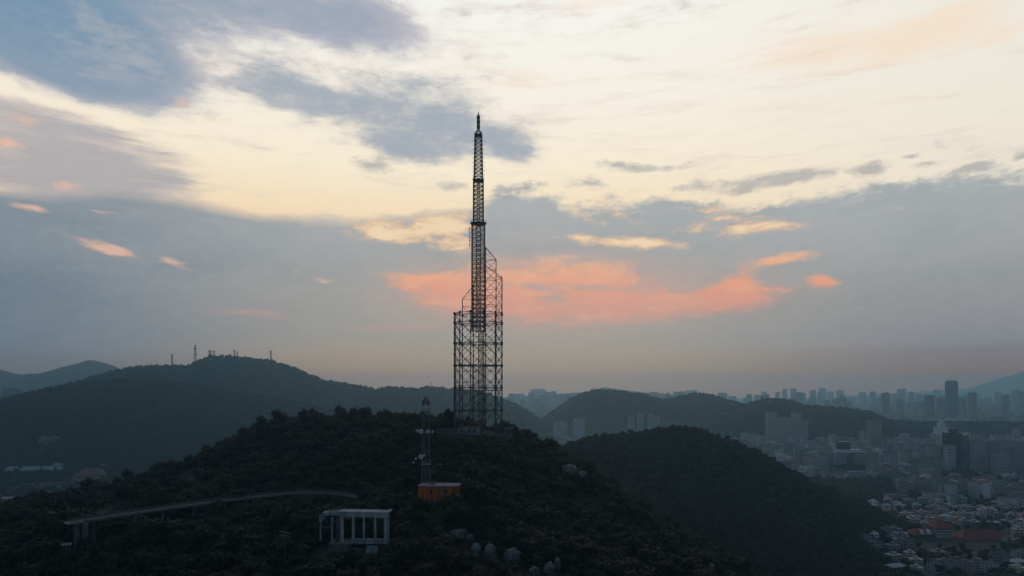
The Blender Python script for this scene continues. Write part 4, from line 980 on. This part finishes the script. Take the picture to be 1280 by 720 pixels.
named('tower_block', 'pink apartment tower standing alone before the wooded ridge', 'pinkish', 1089, 1102, 526.5, 2150, 28, cat='apartment tower', py_vis=552)
for px0, px1, pt, l in ((786,793,521,'left pale tower in the group of four behind the rounded hill'),(798,805,517,'second pale tower in the group of four behind the rounded hill'),(811,817,517,'third pale tower in the group of four behind the rounded hill'),(819,825,520,'right pale tower in the group of four behind the rounded hill')): named('tower_block', l, 'cream', px0, px1, pt, 2400, 22, cat='apartment tower', py_vis=538)
named('hotel', 'white hotel block with low wings below the twin peaked hill', 'white', 718, 731, 523, 2350, 24, cat='hotel', py_vis=533); named('long_hall', 'long low white roofed hall left of the white hotel', 'white', 693, 709, 528, 2400, 30, cat='hall', py_vis=532)
t, w, h = named('apartment_tower', 'white tower with banded balcony side in the near city', 'white', 1219, 1238, 604.5, 1215, 18, rz=R(12), cat='apartment tower', py_vis=632)
mb = MB(); mb.cur = 0
for k in range(int(h/3.3)): mb.box(-w/2-1.6, -w/2+.1, -8, 8, k*3.3+.2, k*3.3+1.5)
mb.build('balconies', M_white, t); mb = MB(); mb.box(-w*.12, w*.5+.25, -9.35, -9.05, 0, h+1); mb.build('blank_wall', M_white, t); mb = MB(); mb.box(-w*.1, w*.42, -6, 6, h+1, h+6); mb.build('penthouse', MW['pinkish'], t)
for i, (px0, px1, pt) in enumerate(((1213,1232,551),(1234,1251,553),(1253,1272,552),(1274,1292,555),(1246,1262,566),(1263,1285,561))):
    named('slab_block', ('tall','plain','grey','right most','low front','broad front')[i] + ' slab block in the grey row at the right edge of the city', 'dull grey' if i % 2 else 'pale grey', px0, px1, pt, 1640+i*12-(120 if i > 3 else 0), 18, cat='apartment block', py_vis=592)
# red roofed hall
def red_hall():
    Y = 905; s = Y/F; o = ((1225-640)*s, Y, 0); t = thing('red_roofed_hall', 'wide hall with broad red hipped roof', 'hall', o, R(-4)); h = CZ-(672-HY)*s
    wall_mb(54*s, 26, h, 4.2, 5).build('wall', [MW['cream'], M_win], t); hip_roof_mb(56*s, 27, h, 11*s, 1.5, .62).build('roof', M_roofred, t)
    mb = MB()
    for k in range(7): mb.lathe([(2.4,0),(2.1,1.3),(1.0,2.1),(.1,2.4)], 10, Matrix.Translation((-14*s+3.6*k*s, 9.5, h+6.2*s)))
    mb.build('skylights' if False else 'skylight_row', M_white, t)
    mb = MB(); mb.box(18*s, 24*s, -15, -12.9, -2, h+3); mb.build('porch', MW['white'], t); mb = MB(); mb.box(28*s, 42*s, -10, 6, -2, h-2); mb.build('side_wing', MW['cream'], t); reserve(1195, 1262, 660, 692, Y)
    Y = 915; o = ((1180-640)*s, Y, 0); t = thing('red_roofed_tower', 'square tower with red pavilion roof left of the red hall', 'hall', o, R(8)); h = CZ-(660-HY)*s
    wall_mb(21*s, 20, h, 4, 4).build('wall', [MW['cream'], M_win], t); hip_roof_mb(22*s, 21, h, 10*s, 1.6, .2).build('roof', M_roofred, t); mb = MB(); mb.box(-4*s, 4*s, -3, 3, h+7*s, h+12.5*s); mb.build('lantern', MW['brown'], t); reserve(1165, 1194, 648, 690, Y)
    o = ((1158-640)*s, Y, 0); t = thing('red_roofed_wing', 'low wing with red roof and two white gables, leftmost by the red tower', 'hall', o, R(4)); h = CZ-(668-HY)*s
    wall_mb(34*s, 18, h, 4, 4).build('wall', [MW['brown'], M_win], t); hip_roof_mb(34*s, 18, h, 6*s, 1.2, .6).build('roof', M_roofred, t)
    for dx in (-5, 4):
        mb = MB(); mb.add([(dx*s-3,-10.5,h),(dx*s+3,-10.5,h),(dx*s,-10.5,h+6),(dx*s-3,-2,h),(dx*s+3,-2,h),(dx*s,-2,h+6)], [(0,1,2),(5,4,3),(0,2,5,3),(1,4,5,2),(0,3,4,1)]); mb.build('gable', M_white, t)
    reserve(1140, 1175, 662, 690, Y)
    for px, l in ((1236,'left white domed tank behind the red hall'),(1246,'right white domed tank behind the red hall')):
        Y = 1000; s2 = Y/F; t = thing('domed_tank', l, 'tank', ((px-640)*s2, Y, 0)); mb = MB(); hh = CZ-(655-HY)*s2; mb.lathe([(4.5*s2,-2),(4.5*s2,hh)], 18); mb.build('drum', MW['pale grey'], t)
        mb = MB(); mb.lathe([(4.9*s2,hh),(4.6*s2,hh+1.8),(3*s2,hh+3.6),(.1,hh+4.6)], 18); mb.build('dome', M_white, t); reserve(px-6, px+6, 649, 668, Y)
red_hall()
# skyline towers
rs = random.Random(11); SKY = []
for px, pt, w in ((636,494,7),(645,490,8),(652,491,6),(660,492,9),(669,486,9),(676,486,8),(684,487,7),(692,489,6),(699,492,7),(706,493,7),(818,493,8),(826,489,7),(833,490,6),(849,486.5,14),(864,486.5,16),(889,492,8),(903,487,8),(915,494,7),(934,493,8),(947,491,6),(955,489,6),(972,487,6),(981,486,7),(992,485,6),(1001,490,9),(1016,485,8),(1028,484,10),(1038,486,8),(1050,487,8),(1064,494,14),(1078,489,8),(1091,488,6),(1104,494,9),(1117,490,7),(1127,482,9),(1138,492,8),(1149,489,6),(1160,493,8),(1172,486,7),(1180,491,8),(1210,492,8),(1222,489,9),(1235,494,8),(1247,487,8),(1258,492,8),(1270,486,9),(1281,489,8)):
    SKY.append((px, pt+rs.uniform(.5,4.5), w*rs.uniform(.8,1.5), rs.uniform(6200, 8600)))
for i in range(95):
    px = rs.uniform(800, 1295) if i % 6 else rs.uniform(634, 720); SKY.append((px, rs.uniform(490, 505), rs.uniform(4, 11), rs.uniform(3600, 7600)))
for i, (px, pt, w, Y) in enumerate(SKY):
    pr = TOWERS[rs.randrange(6)]; s = Y/F; h = CZ+(HY-pt)*s
    pos = 'behind the tall tower' if px < 725 else 'behind the twin peaked hill' if px < 960 else 'left of the blue glass skyscraper' if px < 1186 else 'right of the blue glass skyscraper'
    lay = 'far faded' if Y > 5600 else 'hazy'
    lb = f"{lay} {pr['paint']} tower block on the skyline {pos}"
    place(pr, (px-640)*s, Y, 0, rs.uniform(-.3,.3), (w*s/pr['w'], 1, h/pr['h']), lb, 'apartment tower', f'{lay} skyline towers {pos}')
# the crowded city floor: individuals for the nearest, one mass for the rest
cells = []; rc = random.Random(21)
def ok_cell(x, y, hh, wpx):
    px = 640+x/y*F; pt = HY-(hh-CZ)*F/y
    for a, b, c, d, Y in used_boxes:
        if px+wpx/2 > a-1 and px-wpx/2 < b+1:
            if y < Y+30 and pt < d-1 and y > Y-400: return False
            if abs(y-Y) < 45: return False
    return True
for (ya, yb, dx, dyy) in ((740,1150,22,24),(1150,1560,27,30),(1560,2300,34,37),(2300,3200,60,70),(3200,4600,85,110),(4600,6500,140,180)):
    yy = ya
    while yy < yb:
        xx = yy*(-.02)
        while xx < yy*.80:
            x = xx+rc.uniform(-.25,.25)*dx+ (yy*.13 % dx); y = yy+rc.uniform(-.2,.2)*dyy; cells.append((x, y)); xx += dx
        yy += dyy
cx_ = np.array([c[0] for c in cells]); cy_ = np.array([c[1] for c in cells])
green = fbm2(cx_/170, cy_/170, 5, 3); hillz = np.maximum.reduce([hz(cx_, cy_)*(cy_ < 1250), H3.h(cx_, cy_)*(cy_ > 2000), H5.h(cx_, cy_)*(cy_ > 2000), np.zeros(len(cx_))])
cand = []
for (x, y), g, hz_ in zip(cells, green, hillz):
    px = 640+x/y*F
    if hz_ > 6: continue
    pyb = HY+CZ*F/y
    if y < 1150:
        if px < 1075 or g > .17: continue
        if 690 < pyb and g > .02 and rc.random() < .6: continue
        if rc.random() < .10: continue
        pr = rc.choice(HOUSES); sc = (rc.uniform(.8,1.15), rc.uniform(.8,1.15), rc.uniform(.7,1.1))
    elif y < 1560:
        if (px < 1118 and pyb > 601) or g > .14: continue
        pr = rc.choice(HOUSES+BLOCKS[:6]+BLOCKS[:6]); sc = (rc.uniform(.7,.95), rc.uniform(.8,1.0), rc.uniform(.6,1.0))
        if rc.random() < .08: pr = BLOCKS[6+rc.randrange(5)]
    else:
        if g > .20: continue
        pr = rc.choice(BLOCKS); k = 1.0 if y < 2300 else 1.25; sc = (rc.uniform(.8,1.15)*k, 1.0, rc.uniform(.6,1.4)*k*(.85 if y < 2600 else 1.0))
    w = pr['w']*sc[0]*F/y
    if not ok_cell(x, y, pr['h']*sc[2], w): continue
    vis = -6 < px < 1290 and px > 640
    cand.append(((w*pr['h']*sc[2]*F/y) if vis else 0, x, y, pr, sc, px, pyb))
cand.sort(key=lambda c: -c[0])
near_c = [c for c in cand if c[0] > 0][:295]; far_c = cand[len(near_c):]
rc2 = random.Random(3)
ROOFW = {'flat': 'flat roofed', 'tan': 'tan roofed', 'red': 'red roofed', 'sheet': 'pale sheet roofed'}
for a, x, y, pr, sc, px, pyb in near_c:
    d, lm = min((math.hypot(px-q[0], pyb-12-q[1]), q[2]) for q in LM)
    kind = 'house' if pr['name'] == 'house' else ('high block' if pr['h']*sc[2] > 30 else 'mid height block')
    where = 'close to ' + lm if d < 38 else 'in the city toward ' + lm
    place(pr, x, y, 0, R(18)+rc2.choice((0,R(90),0,R(-30)))+rc2.uniform(-.12,.12), sc, f"{pr['paint']} {ROOFW[pr['rk']]} {kind} {where}", 'house' if kind == 'house' else 'apartment block', f"{pr['paint']} {ROOFW[pr['rk']]} {kind}s {where}")
def city_mass():
    mb = MB(); tint = []
    for a, x, y, pr, sc, px, pyb in far_c:
        w, d, h = pr['w']*sc[0], pr['d']*sc[1], pr['h']*sc[2]; M = Matrix.Translation((x, y, 0)) @ Matrix.Rotation(R(18)+rc2.choice((0,R(90),R(-30))), 4, 'Z')
        n0 = len(mb.f); mb.box(-w/2, w/2, -d/2, d/2, -3, h, M); mb.box(-w*.15, w*.2, -d*.2, d*.2, h, h+3.2, M); mb.box(-w/2-.2, w/2+.2, -d/2-.2, d/2+.2, h-.2, h+.9, M)
        c = PAINT[pr['paint']]; k = rc2.uniform(.75,1.1); tint += [(c[0]*k, c[1]*k, c[2]*k, 1)]*(len(mb.f)-n0)
    m = bpy.data.materials.new('city_walls'); m.use_nodes = True; nt = m.node_tree; E.nt = nt; b = nt.nodes['Principled BSDF']; b.inputs['Roughness'].default_value = .85
    at_ = nt.nodes.new('ShaderNodeAttribute'); at_.attribute_name = 'tint'; ge = nt.nodes.new('ShaderNodeNewGeometry'); sp = nt.nodes.new('ShaderNodeSeparateXYZ'); nt.links.new(ge.outputs['Position'], sp.inputs[0])
    sn = nt.nodes.new('ShaderNodeSeparateXYZ'); nt.links.new(ge.outputs['True Normal'], sn.inputs[0])
    X_, Y_, Z_ = (E(o) for o in sp.outputs); fl = E.m('FRACT', Z_*(1/3.4)); hb_ = E.m('FRACT', (X_+Y_*.7)*(1/4.5))
    win = E.m('MULTIPLY', E.m('LESS_THAN', fl, .48), E.m('LESS_THAN', hb_, .68)); win = E.m('MULTIPLY', win, E.m('LESS_THAN', E(sn.outputs[2]), .5))
    nt.links.new(mixc(win, at_.outputs['Color'], (.05,.06,.07,1)), b.inputs['Base Color'])
    me = mb.mesh('city', m); a = me.attributes.new('tint', 'FLOAT_COLOR', 'FACE'); a.data.foreach_set('color', np.array(tint, np.float32).ravel())
    tag(link('city', me), 'dense hazy mass of city blocks spreading to the horizon', 'city', kind='stuff')
city_mass()
# trees between the houses
def city_trees():
    x, y = spaced(0, 300, 1900, 720, 2300, 9, rng); px = 640+x/y*F; pyb = HY+CZ*F/y
    g = fbm2(x/170, y/170, 5, 3) + .10*fbm2(x/40, y/40, 9, 2)
    spur = (px > 1000) & (px < 1140) & (pyb > 601) & (pyb < 640) & ((px-1000)*.25+ (pyb-601) < 46)
    k = ((g > .10) | spur | (rng.random(len(x)) < .42) & (y < 1300)) & (px > 800) & (px < 1300) & (hz(x, y) < 4)
    bx = np.array([c[1] for c in cand if c[2] < 2400]); by = np.array([c[2] for c in cand if c[2] < 2400])
    x, y = x[k], y[k]; keep = np.ones(len(x), bool)
    for i in range(0, len(x), 2000): keep[i:i+2000] = (np.hypot(x[i:i+2000,None]-bx, y[i:i+2000,None]-by).min(1) > 11)
    for a, b, c, d, Y in used_boxes:
        pxx = 640+x/y*F; keep &= ~((pxx > a-2) & (pxx < b+2) & (y > Y-(70 if Y < 1000 else 14)) & (y < Y+34))
    x, y = x[keep], y[keep]; n = len(x)
    scatter('forest', x, y, np.zeros(n)-.3, rng.uniform(0,6.28,n), rng.uniform(1.1,2.3,n), rng.integers(0,4,n), 'dark street trees and groves between the houses of the near city')
city_trees()
